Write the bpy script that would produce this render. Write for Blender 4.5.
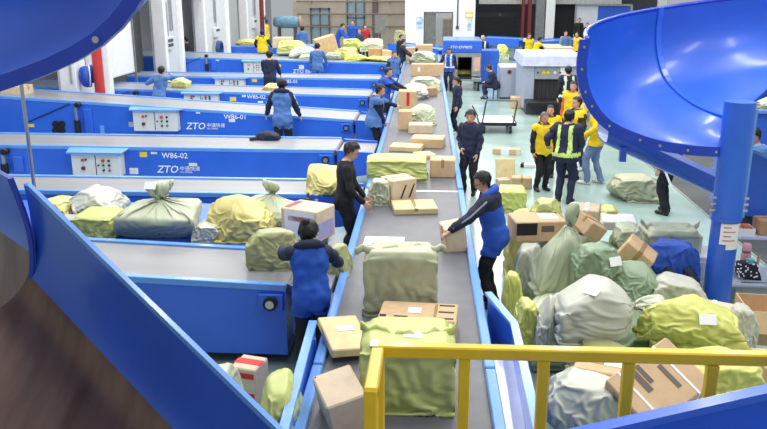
import bpy, bmesh, math, random
import numpy as np
from mathutils import Vector, Matrix, Euler, noise
S = bpy.context.scene
for o in list(bpy.data.objects): bpy.data.objects.remove(o)
COL = S.collection
R = math.radians

# ------------------------------------------------------------------ camera
F = 794.0; TH = math.atan(229.5/794); PSI = R(3.77); CAMH = 3.9
cam = bpy.data.cameras.new('camera'); camo = bpy.data.objects.new('camera', cam); COL.objects.link(camo)
cam.sensor_width = 36; cam.lens = F/767*36; cam.clip_end = 300; cam.clip_start = .05
camo.location = (0, 0, CAMH); camo.rotation_euler = (math.pi/2-TH, 0, PSI)
S.camera = camo
FW = Vector((-math.sin(PSI)*math.cos(TH), math.cos(PSI)*math.cos(TH), -math.sin(TH)))
RT = Vector((math.cos(PSI), math.sin(PSI), 0)); UP = RT.cross(FW); C0 = Vector((0, 0, CAMH))
def ray(x, y): return FW*F + RT*(x-383.5) + UP*(214.5-y)
def PZ(x, y, z=0.0):
    r = ray(x, y); return C0 + r*((z-CAMH)/r.z)
def PY(x, y, Y):
    r = ray(x, y); return C0 + r*(Y/r.y)
def PX(x, y, X):
    r = ray(x, y); return C0 + r*(X/r.x)
def scl(p): return (Vector(p)-C0).dot(FW)/F          # metres for one pixel at that depth

# ------------------------------------------------------------------ world, lamps, exposure
w = bpy.data.worlds.new('world'); S.world = w; w.use_nodes = True
bg = w.node_tree.nodes['Background']; bg.inputs[0].default_value = (.90, .95, 1.0, 1); bg.inputs[1].default_value = .38
S.view_settings.view_transform = 'Standard'; S.view_settings.look = 'None'
S.view_settings.exposure = 0.25; S.view_settings.gamma = 1.0; S.view_settings.use_curve_mapping = False
LAMP_W = 172.0
def strip_lamp(x, y, z=9.0, lx=.45, ly=4.5, e=LAMP_W):
    l = bpy.data.lights.new('ceiling_strip_lamp', 'AREA'); l.shape = 'RECTANGLE'; l.size = lx; l.size_y = ly
    l.energy = e; l.color = (1.0, .985, .95)
    o = bpy.data.objects.new('ceiling_strip_lamp', l); COL.objects.link(o); o.location = (x, y, z)
for lx_ in (-8.5, -4.5, -.8, 2.9, 6.6):
    for ly_ in (3, 9.5, 16, 22.5, 29, 35.5, 42, 48.5):
        if ly_ > 5 or lx_ > 0: strip_lamp(lx_, ly_)

# ------------------------------------------------------------------ materials
def lin(c):
    return tuple((v/255/12.92 if v/255 <= .04045 else ((v/255+.055)/1.055)**2.4) for v in c)
MATS = {}
def mat(name, c, rough=.5, metal=0.0, var=.08, nscale=6.0, bump=0.0, bscale=40.0, coat=0.0, c2=None, emit=0, stretch=None, spec=.5, cvar=None):
    if name in MATS: return MATS[name]
    m = bpy.data.materials.new(name); m.use_nodes = True; nt = m.node_tree; N = nt.nodes; L = nt.links
    b = N['Principled BSDF']; b.inputs['Roughness'].default_value = rough; b.inputs['Metallic'].default_value = metal
    b.inputs['Coat Weight'].default_value = coat; b.inputs['Coat Roughness'].default_value = .12
    b.inputs['Specular IOR Level'].default_value = spec
    tc = N.new('ShaderNodeTexCoord'); mp = N.new('ShaderNodeMapping')
    L.new(tc.outputs['Object'], mp.inputs[0])
    if stretch: mp.inputs['Scale'].default_value = stretch
    nz = N.new('ShaderNodeTexNoise'); nz.inputs['Scale'].default_value = nscale; nz.inputs['Detail'].default_value = 5
    L.new(mp.outputs[0], nz.inputs['Vector'])
    rp = N.new('ShaderNodeValToRGB'); a = lin(c); e2 = lin(c2) if c2 else tuple(v*(1-2*var) for v in a); e1 = a if c2 else tuple(min(1, v*(1+var)) for v in a)
    rp.color_ramp.elements[0].position = .32; rp.color_ramp.elements[1].position = .68
    rp.color_ramp.elements[0].color = (*e2, 1); rp.color_ramp.elements[1].color = (*e1, 1)
    L.new(nz.outputs['Fac'], rp.inputs[0]); L.new(rp.outputs[0], b.inputs['Base Color'])
    if bump:
        n2 = N.new('ShaderNodeTexNoise'); n2.inputs['Scale'].default_value = bscale; n2.inputs['Detail'].default_value = 4
        L.new(mp.outputs[0], n2.inputs['Vector'])
        bp = N.new('ShaderNodeBump'); bp.inputs['Strength'].default_value = bump; bp.inputs['Distance'].default_value = .02
        L.new(n2.outputs['Fac'], bp.inputs['Height']); L.new(bp.outputs[0], b.inputs['Normal'])
    if emit:
        b.inputs['Emission Color'].default_value = (*a, 1); b.inputs['Emission Strength'].default_value = emit
    MATS[name] = m; return m

BLUE = mat('blue_paint', (50, 106, 220), .32, var=.04, nscale=2.5, coat=.25)
RIM = mat('light_blue_edge', (104, 160, 234), .3, var=.04, coat=.2)
SLIDE = mat('blue_fibreglass', (42, 98, 212), .34, var=.07, nscale=1.5, coat=.25, bump=.03, bscale=3)
BELT = mat('grey_rubber_belt', (104, 105, 112), .45, var=.05, nscale=5, bump=.06, bscale=120)
BELT2 = mat('pale_grey_belt', (146, 147, 152), .36, var=.05, nscale=3, bump=.03, bscale=120, stretch=(.15, 1, 1))
STEEL = mat('steel', (190, 192, 196), .3, .85, var=.05)
WMETAL = mat('white_worn_sheet', (215, 222, 240), .3, .35, var=.05, nscale=4)
GREYP = mat('grey_paint', (170, 178, 196), .45, var=.03)
WHITE = mat('white_paint', (238, 238, 236), .5, var=.02)
WALLW = mat('white_wall_paint', (236, 237, 240), .7, var=.02, nscale=2)
BEIGE = mat('beige_wall_paint', (176, 164, 150), .8, var=.05, nscale=1.5)
DGREY = mat('dark_grey', (70, 72, 78), .6, var=.06)
BLACK = mat('black_rubber', (20, 20, 22), .6, var=.05)
REDP = mat('red_paint', (205, 62, 58), .45, var=.05)
DRED = mat('dark_red_paint', (120, 34, 38), .5, var=.05)
YEL = mat('yellow_paint', (242, 200, 10), .38, var=.04, nscale=8, coat=.2)
KRAFT = mat('cardboard', (212, 180, 140), .75, var=.05, nscale=9, bump=.03, bscale=60)
KRAFT2 = mat('pale_cardboard', (222, 202, 172), .75, var=.05, nscale=9, bump=.03, bscale=60)
KRAFTD = mat('dark_cardboard', (186, 148, 110), .8, var=.06, nscale=9)
ENV = mat('kraft_paper', (222, 202, 152), .65, var=.06, nscale=7, bump=.12, bscale=14)
TAPE = mat('brown_tape', (176, 138, 92), .25, var=.04)
TAPEW = mat('clear_tape', (226, 214, 196), .25, var=.03)
PAPER = mat('white_paper', (245, 245, 245), .6, var=.01)
INK = mat('black_ink', (28, 26, 28), .6, var=.02)
GINK = mat('grey_ink', (110, 98, 90), .7, var=.02)
RINK = mat('red_ink', (214, 40, 44), .5, var=.03)
def sackmat(n, c, c2): return mat(n, c, .42, var=.05, nscale=3.2, c2=c2, bump=.22, bscale=14, stretch=(1, 1, .6))
SK = {'G': sackmat('pale_green_sack', (196, 203, 176), (178, 187, 158)),
      'Y': sackmat('yellow_green_sack', (222, 224, 130), (204, 208, 108)),
      'L': sackmat('lime_sack', (204, 210, 130), (182, 192, 106)),
      'W': sackmat('grey_white_sack', (208, 210, 196), (190, 193, 178)),
      'D': sackmat('sage_sack', (150, 172, 142), (130, 152, 122)),
      'K': sackmat('khaki_sack', (190, 192, 160), (170, 173, 140)),
      'O': sackmat('olive_sack', (176, 178, 128), (152, 156, 108)),
      'M': sackmat('straw_sack', (222, 212, 140), (198, 188, 112))}
GLASS = mat('window_glass', (150, 168, 180), .12, .1, var=.06, nscale=1)

# ------------------------------------------------------------------ mesh helpers
def V3(a): return np.asarray(a, dtype=float)
def join(*ms):
    vs, fs, k = [], [], 0
    for v, f in ms:
        vs.append(np.asarray(v, float).reshape(-1, 3)); fs += [tuple(i+k for i in q) for q in f]; k += len(vs[-1])
    return np.vstack(vs), fs
BOXF = [(0, 3, 2, 1), (4, 5, 6, 7), (0, 1, 5, 4), (1, 2, 6, 5), (2, 3, 7, 6), (3, 0, 4, 7)]
def box(x0, x1, y0, y1, z0, z1):
    return V3([(x0, y0, z0), (x1, y0, z0), (x1, y1, z0), (x0, y1, z0), (x0, y0, z1), (x1, y0, z1), (x1, y1, z1), (x0, y1, z1)]), list(BOXF)
def hexa(p8): return V3(p8), list(BOXF)
def xf(m, loc=(0, 0, 0), rot=(0, 0, 0)):
    M = np.array(Euler(rot).to_matrix()); return m[0] @ M.T + V3(loc), m[1]
def frame(d):
    d = V3(d); d = d/np.linalg.norm(d); a = V3((0, 0, 1)) if abs(d[2]) < .9 else V3((1, 0, 0))
    u = np.cross(a, d); u /= np.linalg.norm(u); return u, np.cross(d, u), d
def loft(rings, cap=True):
    n = len(rings[0]); v = np.vstack(rings); f = []
    for i in range(len(rings)-1):
        for j in range(n):
            a, b = i*n+j, i*n+(j+1) % n; f.append((a, b, b+n, a+n))
    if cap:
        f.append(tuple(range(n-1, -1, -1))); f.append(tuple(range((len(rings)-1)*n, len(rings)*n)))
    return v, f
def tube(pts, r, n=10):
    pts = [V3(p) for p in pts]; rs = r if hasattr(r, '__len__') else [r]*len(pts); rings = []
    u = None
    for i, p in enumerate(pts):
        d = pts[min(i+1, len(pts)-1)]-pts[max(i-1, 0)]
        if u is None: u, v, dd = frame(d)
        else:
            dd = d/np.linalg.norm(d); u = u-dd*u.dot(dd); u /= np.linalg.norm(u); v = np.cross(dd, u)
        a = np.linspace(0, 2*math.pi, n, endpoint=False)
        rings.append(p+rs[i]*(np.outer(np.cos(a), u)+np.outer(np.sin(a), v)))
    return loft(rings)
def cyl(p0, p1, r, n=14, r2=None): return tube([p0, p1], [r, r if r2 is None else r2], n)
def sqtube(p0, p1, w, h=None):
    p0, p1 = V3(p0), V3(p1); h = h or w; u, v, d = frame(p1-p0)
    q = [(-w/2, -h/2), (w/2, -h/2), (w/2, h/2), (-w/2, h/2)]
    return loft([V3([p+u*a+v*b for a, b in q]) for p in (p0, p1)])
def ball(c, r, nu=12, nv=8):
    c = V3(c); r = V3(r)*np.ones(3); rings = []
    for i in range(nv+1):
        t = math.pi*(i+.02)/(nv+.04); a = np.linspace(0, 2*math.pi, nu, endpoint=False)
        rings.append(c+r*np.stack([np.sin(t)*np.cos(a), np.sin(t)*np.sin(a), -np.cos(t)*np.ones(nu)], 1))
    return loft(rings)
def obj(name, m, mt, parent=None, smooth=False, loc=None, rot=None, bevel=0, fm=None, auto=None):
    v, f = m; me = bpy.data.meshes.new(name); me.from_pydata([tuple(p) for p in v], [], [tuple(q) for q in f])
    for k in (mt if isinstance(mt, (list, tuple)) else [mt]): me.materials.append(k)
    if fm is not None: me.polygons.foreach_set('material_index', list(fm))
    if bevel or not smooth:
        bm = bmesh.new(); bm.from_mesh(me)
        bmesh.ops.recalc_face_normals(bm, faces=bm.faces)
        if bevel: bmesh.ops.bevel(bm, geom=bm.edges[:], offset=bevel, segments=1, affect='EDGES', profile=.5)
        bm.to_mesh(me); bm.free()
    if smooth: me.polygons.foreach_set('use_smooth', [True]*len(me.polygons))
    me.update()
    if auto: me.set_sharp_from_angle(angle=R(auto))
    o = bpy.data.objects.new(name, me); COL.objects.link(o)
    if parent: o.parent = parent
    if loc is not None: o.location = loc
    if rot is not None: o.rotation_euler = rot
    return o
def tag(o, label, cat, group=None):
    o['label'] = label; o['category'] = cat
    if group: o['group'] = group
    return o
def struct(o): o['kind'] = 'structure'; return o
def empty(name, loc, rz=0.0):
    o = bpy.data.objects.new(name, None); COL.objects.link(o); o.location = loc; o.rotation_euler = (0, 0, rz); return o
def text(name, body, size, mt, parent, loc, rot, align='LEFT', shear=0.0, off=0.0, ext=.002):
    cu = bpy.data.curves.new(name, 'FONT'); cu.body = body; cu.size = size; cu.align_x = align; cu.shear = shear; cu.offset = off; cu.extrude = ext
    cu.resolution_u = 2
    t = bpy.data.objects.new('tmp', cu); COL.objects.link(t)
    me = bpy.data.meshes.new_from_object(t.evaluated_get(bpy.context.evaluated_depsgraph_get()))
    bpy.data.objects.remove(t); me.materials.clear(); me.materials.append(mt)
    o = bpy.data.objects.new(name, me); COL.objects.link(o); o.parent = parent; o.location = loc; o.rotation_euler = rot
    return o

# ------------------------------------------------------------------ floor and shell of the hall
FLOOR = mat('pale_teal_epoxy', (172, 194, 188), .2, var=.05, nscale=.8, c2=(144, 172, 164), bump=.02, bscale=2)
MATF = mat('dark_grey_floor_strip', (84, 88, 88), .55, var=.1, nscale=1.2, c2=(62, 66, 66))
struct(obj('floor', box(-14, 16, -2, 62, -.3, 0), FLOOR))
struct(obj('trim_1', box(4.82, 9.5, 6, 34, 0, .012), MATF))
struct(obj('trim_2', box(4.79, 4.82, 6, 34, 0, .016), mat('floor_edge_line', (150, 160, 156), .5)))
# left wall with loading docks
XW = -9.25
PW = mat('pale_grey_wall', (206, 208, 212), .7, var=.03)
PILS = [(-9.25, 19.75, 22.1), (-9.7, 28.05, 30.2), (-9.9, 33.7, 37.9), (-10.0, 41.9, 46.5)]
for k, (X_, y0, y1) in enumerate(PILS):
    p = struct(obj('wall_left', box(X_-.4, X_, y0+.12, y1-.12, 0, 8), PW))
    for y in (y0+.13, y1-.13): obj('column', box(X_-.3, X_+.14, y-.13, y+.13, 0, 8), WHITE, p, bevel=.02)
    ym = (y0+y1)/2
    for dy in (-.12, .1): obj('cable_pipe', cyl((X_+.04, ym+dy, 2.3), (X_+.04, ym+dy, 8), .025), STEEL, p)
struct(obj('wall_left', box(-13.0, -12.7, -2, 62, 0, 8), PW))
for k, (X_, y0, y1, z0, z1) in enumerate([(-9.45, 22.15, 24.7, 1.28, 8), (-10.9, 33.6, 36.9, 1.0, 3.6)]):
    sh = struct(obj('door_%d' % (k+1), box(X_-.06, X_, y0, y1, z0, z1), mat('shutter_white', (232, 233, 236), .55, var=.02)))
    for z in (z0+.02, (z0+z1)/2): obj('shutter_rib', box(X_, X_+.01, y0, y1, z, z+.02), mat('rib_grey', (206, 208, 212), .5), sh)
    for y in (y0, y1-.06): obj('guide_rail', box(X_-.02, X_+.05, y, y+.06, 0, z1), mat('dock_frame', (120, 120, 124), .5), sh)
struct(obj('wall_left', box(-10.2, -9.8, 30.2, 33.7, 3.55, 8), PW)); struct(obj('wall_left', box(-10.2, -9.9, 37.9, 41.9, 4.4, 8), PW))
struct(obj('gap_shade_panel', box(-10.6, -10.4, 24.8, 28.0, 0, 8), mat('dock_gap_shade', (70, 72, 74), .8, var=.15)))  # dark panel painted in place of the shade in the open dock gap
dk_ = empty('pallet_rack', (-10.9, 40.0, 0)); tag(dk_, 'red and green stacked frames seen through the open dock', 'rack')
for q in range(5): obj('frame_tier', box(-.3, .3, -.9, .9, .3+.6*q, .75+.6*q), DRED if q != 1 else mat('rack_green', (70, 130, 110), .6), dk_, bevel=.03)
obj('rack_post', box(-.34, -.28, -.95, -.85, 0, 3.4), DGREY, dk_); obj('rack_post', box(-.34, -.28, .85, .95, 0, 3.4), DGREY, dk_)
# meter boxes, standpipe on the left pillars
def on_pillar(px, py, k, dx=.0):
    X_, y0, y1 = PILS[k]; p = PX(px, py, X_); return (X_+dx, max(y0+.4, min(y1-.4, p.y)), p.z)
def meter(loc, w, h, label, face=0):
    e = empty('meter_box', loc); tag(e, label, 'meter box')
    obj('housing', box(0, .14, -w/2, w/2, -h/2, h/2), mat('meter_case', (214, 216, 218), .5), e, bevel=.012)
    for q in range(face): obj('dial_window', box(.14, .15, -w*.34, w*.34, h*(.08-.36*q), h*(.32-.36*q)), DGREY, e)
    obj('conduit', cyl((.07, 0, h/2), (.07, 0, h/2+1.2), .02), STEEL, e)
for px, py, k, w_, h_, lab, fc in [(167, 43, 1, .8, .45, 'grey meter box with two dark windows on the pillar by the man in black', 2),
                                (215, 32, 2, .8, .42, 'white meter box with one dark window above the coiled blue hose', 1),
                                (253, 23, 3, .7, .5, 'small meter box on the pillar left of the dark red standpipe', 1),
                                (272, 18, 3, .8, .5, 'meter box on the pillar right of the dark red standpipe', 1)]:
    meter(on_pillar(px, py, k), w_, h_, lab, fc)
e = empty('notice_board', on_pillar(75, 65, 0)); tag(e, 'blank white notice panel on the pillar beside the hanging blue jacket', 'panel')
obj('board', box(0, .04, -.42, .42, -.38, .38), PAPER, e, bevel=.01)
obj('board_frame', join(box(.0, .05, -.46, -.42, -.42, .42), box(0, .05, .42, .46, -.42, .42), box(0, .05, -.42, .42, .38, .42), box(0, .05, -.42, .42, -.42, -.38)), STEEL, e)
p = PX(99, 80, XW+.55)
o = empty('standpipe', (XW+.55, p.y, 0)); tag(o, 'bright red vertical fire standpipe beside the white column', 'pipe')
obj('pipe', cyl((0, 0, 0), (0, 0, 7), .13), REDP, o, smooth=True, auto=40); obj('clamp', box(-.2, .2, -.2, .2, 3.0, 3.06), DGREY, o); obj('flange', cyl((0, 0, 0), (0, 0, .05), .22), REDP, o)
p = PX(262, 20, -9.6)
o = empty('standpipe', (-9.6, p.y, 0)); tag(o, 'dark red vertical standpipe behind the yellow-vested worker', 'pipe')
obj('pipe', cyl((0, 0, 0), (0, 0, 7), .12), DRED, o, smooth=True, auto=40); obj('flange', cyl((0, 0, 0), (0, 0, .05), .2), DRED, o)
# far wall, beige with pipes and glazed doors
YB = 52.0
struct(obj('wall_back', box(XW, -1.2, YB, YB+.3, 0, 8), BEIGE))
struct(obj('wall_back', box(1.5, 16, YB+9, YB+9.3, 0, 8), mat('dark_dock_wall', (92, 94, 98), .8, var=.08)))
for n, (x0, y0, x1, y1) in enumerate([(311, 8, 330, 42), (347, -6, 365, 34)]):
    a, b = PY(x0, y1, YB-.02), PY(x1, y0, YB-.02); z1 = b.z
    e = struct(empty('window_%d' % (n+1), (0, 0, 0)))
    obj('window_frame', join(box(a.x, b.x, YB-.1, YB-.003, z1-.12, z1), box(a.x, a.x+.1, YB-.1, YB-.003, 0, z1), box(b.x-.1, b.x, YB-.1, YB-.003, 0, z1), box((a.x+b.x)/2-.04, (a.x+b.x)/2+.04, YB-.1, YB-.003, 0, z1), box(a.x, b.x, YB-.1, YB-.003, z1*.55, z1*.55+.08)), mat('dark_frame', (92, 96, 104), .4), e)
    for h0, h1 in ((.0, z1*.55), (z1*.55+.08, z1-.12)):
        for u0, u1 in ((a.x+.1, (a.x+b.x)/2-.04), ((a.x+b.x)/2+.04, b.x-.1)):
            obj('pane', box(u0, u1, YB-.04, YB-.006, h0, h1), GLASS, e)
for k, (py, r) in enumerate([(1.5, .05), (14, .05), (26.5, .05)]):
    z = PY(330, py, YB-.3).z; p = obj('wall_pipe', cyl((XW+.3, YB-.3, z), (-2, YB-.3, z), r), mat('pipe_brown', (122, 108, 96), .5), None, True, auto=40)
    for bx in (-8, -5.5, -3): obj('pipe_bracket', box(bx-.03, bx+.03, YB-.3, YB, z-.08, z-.04), DGREY, p)
    tag(p, 'horizontal brown pipe along the beige far wall, %s of three' % ('topmost', 'middle', 'lowest')[k], 'pipe')
p = PY(375, 20, YB-.2); o = obj('wall_post', box(p.x-.16, p.x+.16, YB-.3, YB, 0, 8), mat('brown_post', (96, 84, 78), .6), bevel=.02); tag(o, 'brown vertical post on the beige wall right of the glazed door', 'post')
obj('base_plate', box(p.x-.26, p.x+.26, YB-.4, YB, 0, .04), DGREY, o)
p = PY(380, 33, 47.5); o = empty('display_board', (p.x, 47.5, 0)); tag(o, 'grey upright display board on a stand before the beige wall', 'board')
zt = PY(380, 15, 47.5).z
obj('panel', box(-.3, .3, -.03, .03, p.z, zt), mat('board_grey', (128, 128, 126), .6), o); obj('foot', join(box(-.4, .4, -.3, .3, 0, .06), box(-.05, .05, -.04, .04, .06, p.z)), DGREY, o)
# white office box with a doorway
YO = 46.0
xa, xb = PY(405, 20, YO).x, PY(475, 20, YO).x
d0, d1 = PY(425, 13, YO), PY(452, 13, YO)
struct(obj('wall_back', join(box(xa, d0.x, YO, YO+.2, 0, 8), box(d1.x, xb, YO, YO+.2, 0, 8), box(d0.x, d1.x, YO, YO+.2, d0.z, 8), box(xa, xa+.2, YO+.2, 60, 0, 8), box(xb-.2, xb, YO+.2, 60, 0, 8)), WALLW))
struct(obj('wall_back', box(xa, xb, 53.8, 54, 0, 8), WALLW))
e = struct(empty('door_9', (0, 0, 0)))
obj('door_frame', join(box(d0.x-.06, d0.x, YO-.04, YO, 0, d0.z+.06), box(d1.x, d1.x+.06, YO-.04, YO, 0, d0.z+.06), box(d0.x, d1.x, YO-.04, YO, d0.z, d0.z+.06)), DGREY, e)
obj('door_leaf', box(d0.x+.02, d0.x+.62, YO+.02, YO+.07, 0, d0.z-.02), mat('door_grey', (112, 112, 110), .6), e)
obj('door_handle', box(d0.x+.5, d0.x+.58, YO-.02, YO+.02, 1.0, 1.04), STEEL, e)
# inner cabinet behind the doorway
p = PY(448, 45, 49); o = empty('cabinet', (p.x, 49.6, 0)); tag(o, 'pale cabinet with beige doors seen through the office doorway', 'cabinet')
obj('body', box(-.35, .35, -.2, .2, 0, 2.0), KRAFT2, o, bevel=.01); obj('cabinet_door', box(-.3, -.02, -.22, -.2, .1, 1.9), mat('cab', (176, 160, 150), .6), o); obj('cabinet_door', box(.02, .3, -.22, -.2, .1, 1.9), mat('cab', (1, 1, 1)), o)
for nm, x0, x1, y0, y1, mt, lab in [('wall_poster', 416, 423, 17, 29, mat('poster_blue', (196, 214, 240), .6, var=.2, nscale=8), 'pale blue notice left of the office doorway'),
                                  ('wall_poster', 467, 472, 19, 30, mat('poster_blue2', (200, 216, 240), .6, var=.2, nscale=8), 'pale blue notice under the yellow sign'),
                                  ('wall_sign', 465, 473, 12, 18, YEL, 'small yellow warning sign on the white office wall')]:
    a, b = PY(x0, y1, YO), PY(x1, y0, YO)
    o = obj(nm, box(a.x, b.x, YO-.03, YO-.002, a.z, b.z), mt); tag(o, lab, 'sign' if nm == 'wall_sign' else 'poster')
    obj('print', box(a.x+.05, b.x-.05, YO-.034, YO-.03, (a.z+b.z)/2-.08, (a.z+b.z)/2+.06), mat('poster_ink', (150, 168, 214), .6) if nm != 'wall_sign' else PAPER, o)
a = PY(458, 0, YO); b = PY(458, 26, YO)
o = obj('conduit', cyl((a.x, YO-.05, b.z), (a.x, YO-.05, 8), .035), DGREY); tag(o, 'thin dark conduit running down the white office wall', 'pipe')
obj('switch_box', box(a.x-.08, a.x+.08, YO-.12, YO-.02, b.z-.16, b.z), DGREY, o)
# right part of the far side: dark docks, columns, truck bodies
YD = 55.0
for px0, px1, mt, nm in [(527, 531, DRED, 'steel_column'), (521, 524, DRED, 'steel_column'), (535, 544, mat('grey_col', (126, 128, 134), .6), 'steel_column'), (545, 554, WHITE, 'steel_column'), (656, 664, WHITE, 'steel_column')]:
    a, b = PY(px0, 20, YD-1), PY(px1, 20, YD-1); o = obj(nm, box(a.x, b.x, YD-1.3, YD-.9, 0, 9), mt, bevel=.02)
    obj('base_plate', box(a.x-.1, b.x+.1, YD-1.4, YD-.8, 0, .05), DGREY, o)
    tag(o, {527: 'dark red steel column beside the grey column', 521: 'thinner dark red column in front of the dark dock', 535: 'grey concrete column between red and white columns', 545: 'white column beside the dark truck opening', 656: 'white column behind the spiral chute rim'}[px0], 'column')
a, b = PY(476, 9, YD+4), PY(523, 9, YD+4)
struct(obj('trim_3', box(a.x, b.x+6, YD, YD+.3, PY(500, 4, YD).z, 9), mat('lintel', (196, 196, 190), .6)))
o = obj('dock_beam', box(PY(476, 14, YD).x, PY(522, 14, YD).x, YD, YD+.3, PY(500, 17, YD).z, PY(500, 12.5, YD).z), BLACK); tag(o, 'black horizontal beam across the dark loading dock', 'beam')
obj('bolt_plate', box(-.1+PY(500, 14, YD).x, .1+PY(500, 14, YD).x, YD-.02, YD, PY(500, 16, YD).z, PY(500, 13.5, YD).z), DGREY, o)
o = empty('box_truck', (0, 0, 0)); tag(o, 'truck body with dark opening, white door leaf and blue side panel', 'truck')
A = lambda x, y, Y=YD+.5: PY(x, y, Y)
obj('cargo_shade_block', box(A(554, 20).x, A(575, 20).x, YD+.7, YD+2, .1, A(554, 5).z), BLACK, o)  # solid black block stands in for the shaded hollow of the truck
obj('door_leaf', box(A(576, 20).x, A(597, 20).x, YD+.4, YD+.5, .2, A(576, 6).z), WALLW, o)
obj('door_hinge', box(A(574, 20).x, A(576, 20).x, YD+.35, YD+.5, .1, A(576, 5).z), STEEL, o)
obj('side_panel', box(A(597, 20).x, A(631, 20).x, YD+.4, YD+.55, .2, A(600, 6).z), BLUE, o, bevel=.05)
obj('panel_frame', join(box(A(576, 5).x, A(632, 5).x, YD+.3, YD+.6, A(600, 6).z, A(600, 4).z), box(A(630, 5).x, A(632.5, 5).x, YD+.3, YD+.6, .1, A(600, 6).z)), STEEL, o)
o = empty('blue_container', (0, 0, 0)); tag(o, 'low blue container behind the rim of the spiral chute', 'container')
obj('body', box(A(634, 20).x, A(655, 20).x, YD, YD+1.2, 0, A(640, 14).z), BLUE, o, bevel=.06); obj('lid', box(A(633, 20).x, A(656, 20).x, YD-.05, YD+1.25, A(640, 14).z, A(640, 11).z), RIM, o, bevel=.03)
def wobj(name, m, mt, parent, **k):                    # part given in world coordinates under an unrotated parent
    return obj(name, m, mt, parent, loc=tuple(-Vector(parent.location)), **k)

# ------------------------------------------------------------------ main belt conveyor
BZ = .80; BX0, BX1 = -.93, .42; BY0, BY1 = 3.2, 37.0; SEAM = 12.05
DRIFT = .0135                                            # the main belt runs slightly off the hall axis
mc = empty('belt_conveyor', ((BX0+BX1)/2, 8, 0)); tag(mc, 'long grey main belt conveyor with light blue side rails running down the hall', 'conveyor')
wobj('belt', box(BX0, BX1, BY0, SEAM-.03, BZ-.03, BZ), BELT, mc); wobj('belt', box(BX0, BX1, SEAM+.03, BY1, BZ-.03, BZ), BELT, mc)
wobj('joint_strip', box(BX0, BX1, SEAM-.03, SEAM+.03, BZ-.03, BZ+.004), PAPER, mc)
for s, x in ((-1, BX0), (1, BX1)):
    for y0, y1 in ((BY0, 6.0), (6.03, SEAM-.05), (SEAM+.05, 18), (18.03, 25), (25.03, BY1)):
        wobj('side_rail', box(min(x, x+s*.09), max(x, x+s*.09), y0, y1, BZ-.06, BZ+.05), RIM, mc, bevel=.01)
    wobj('side_skirt', box(min(x+s*.01, x+s*.06), max(x+s*.01, x+s*.06), BY0, BY1, .28, BZ-.05), BLUE, mc)
    for y in np.arange(4, 37, 3.0):
        wobj('leg', box(min(x, x+s*.07), max(x, x+s*.07), y, y+.08, 0, .3), BLUE, mc)
wobj('return_pan', box(BX0, BX1, BY0, BY1, .3, .34), BLACK, mc)

mc.rotation_euler.z = DRIFT
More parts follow.
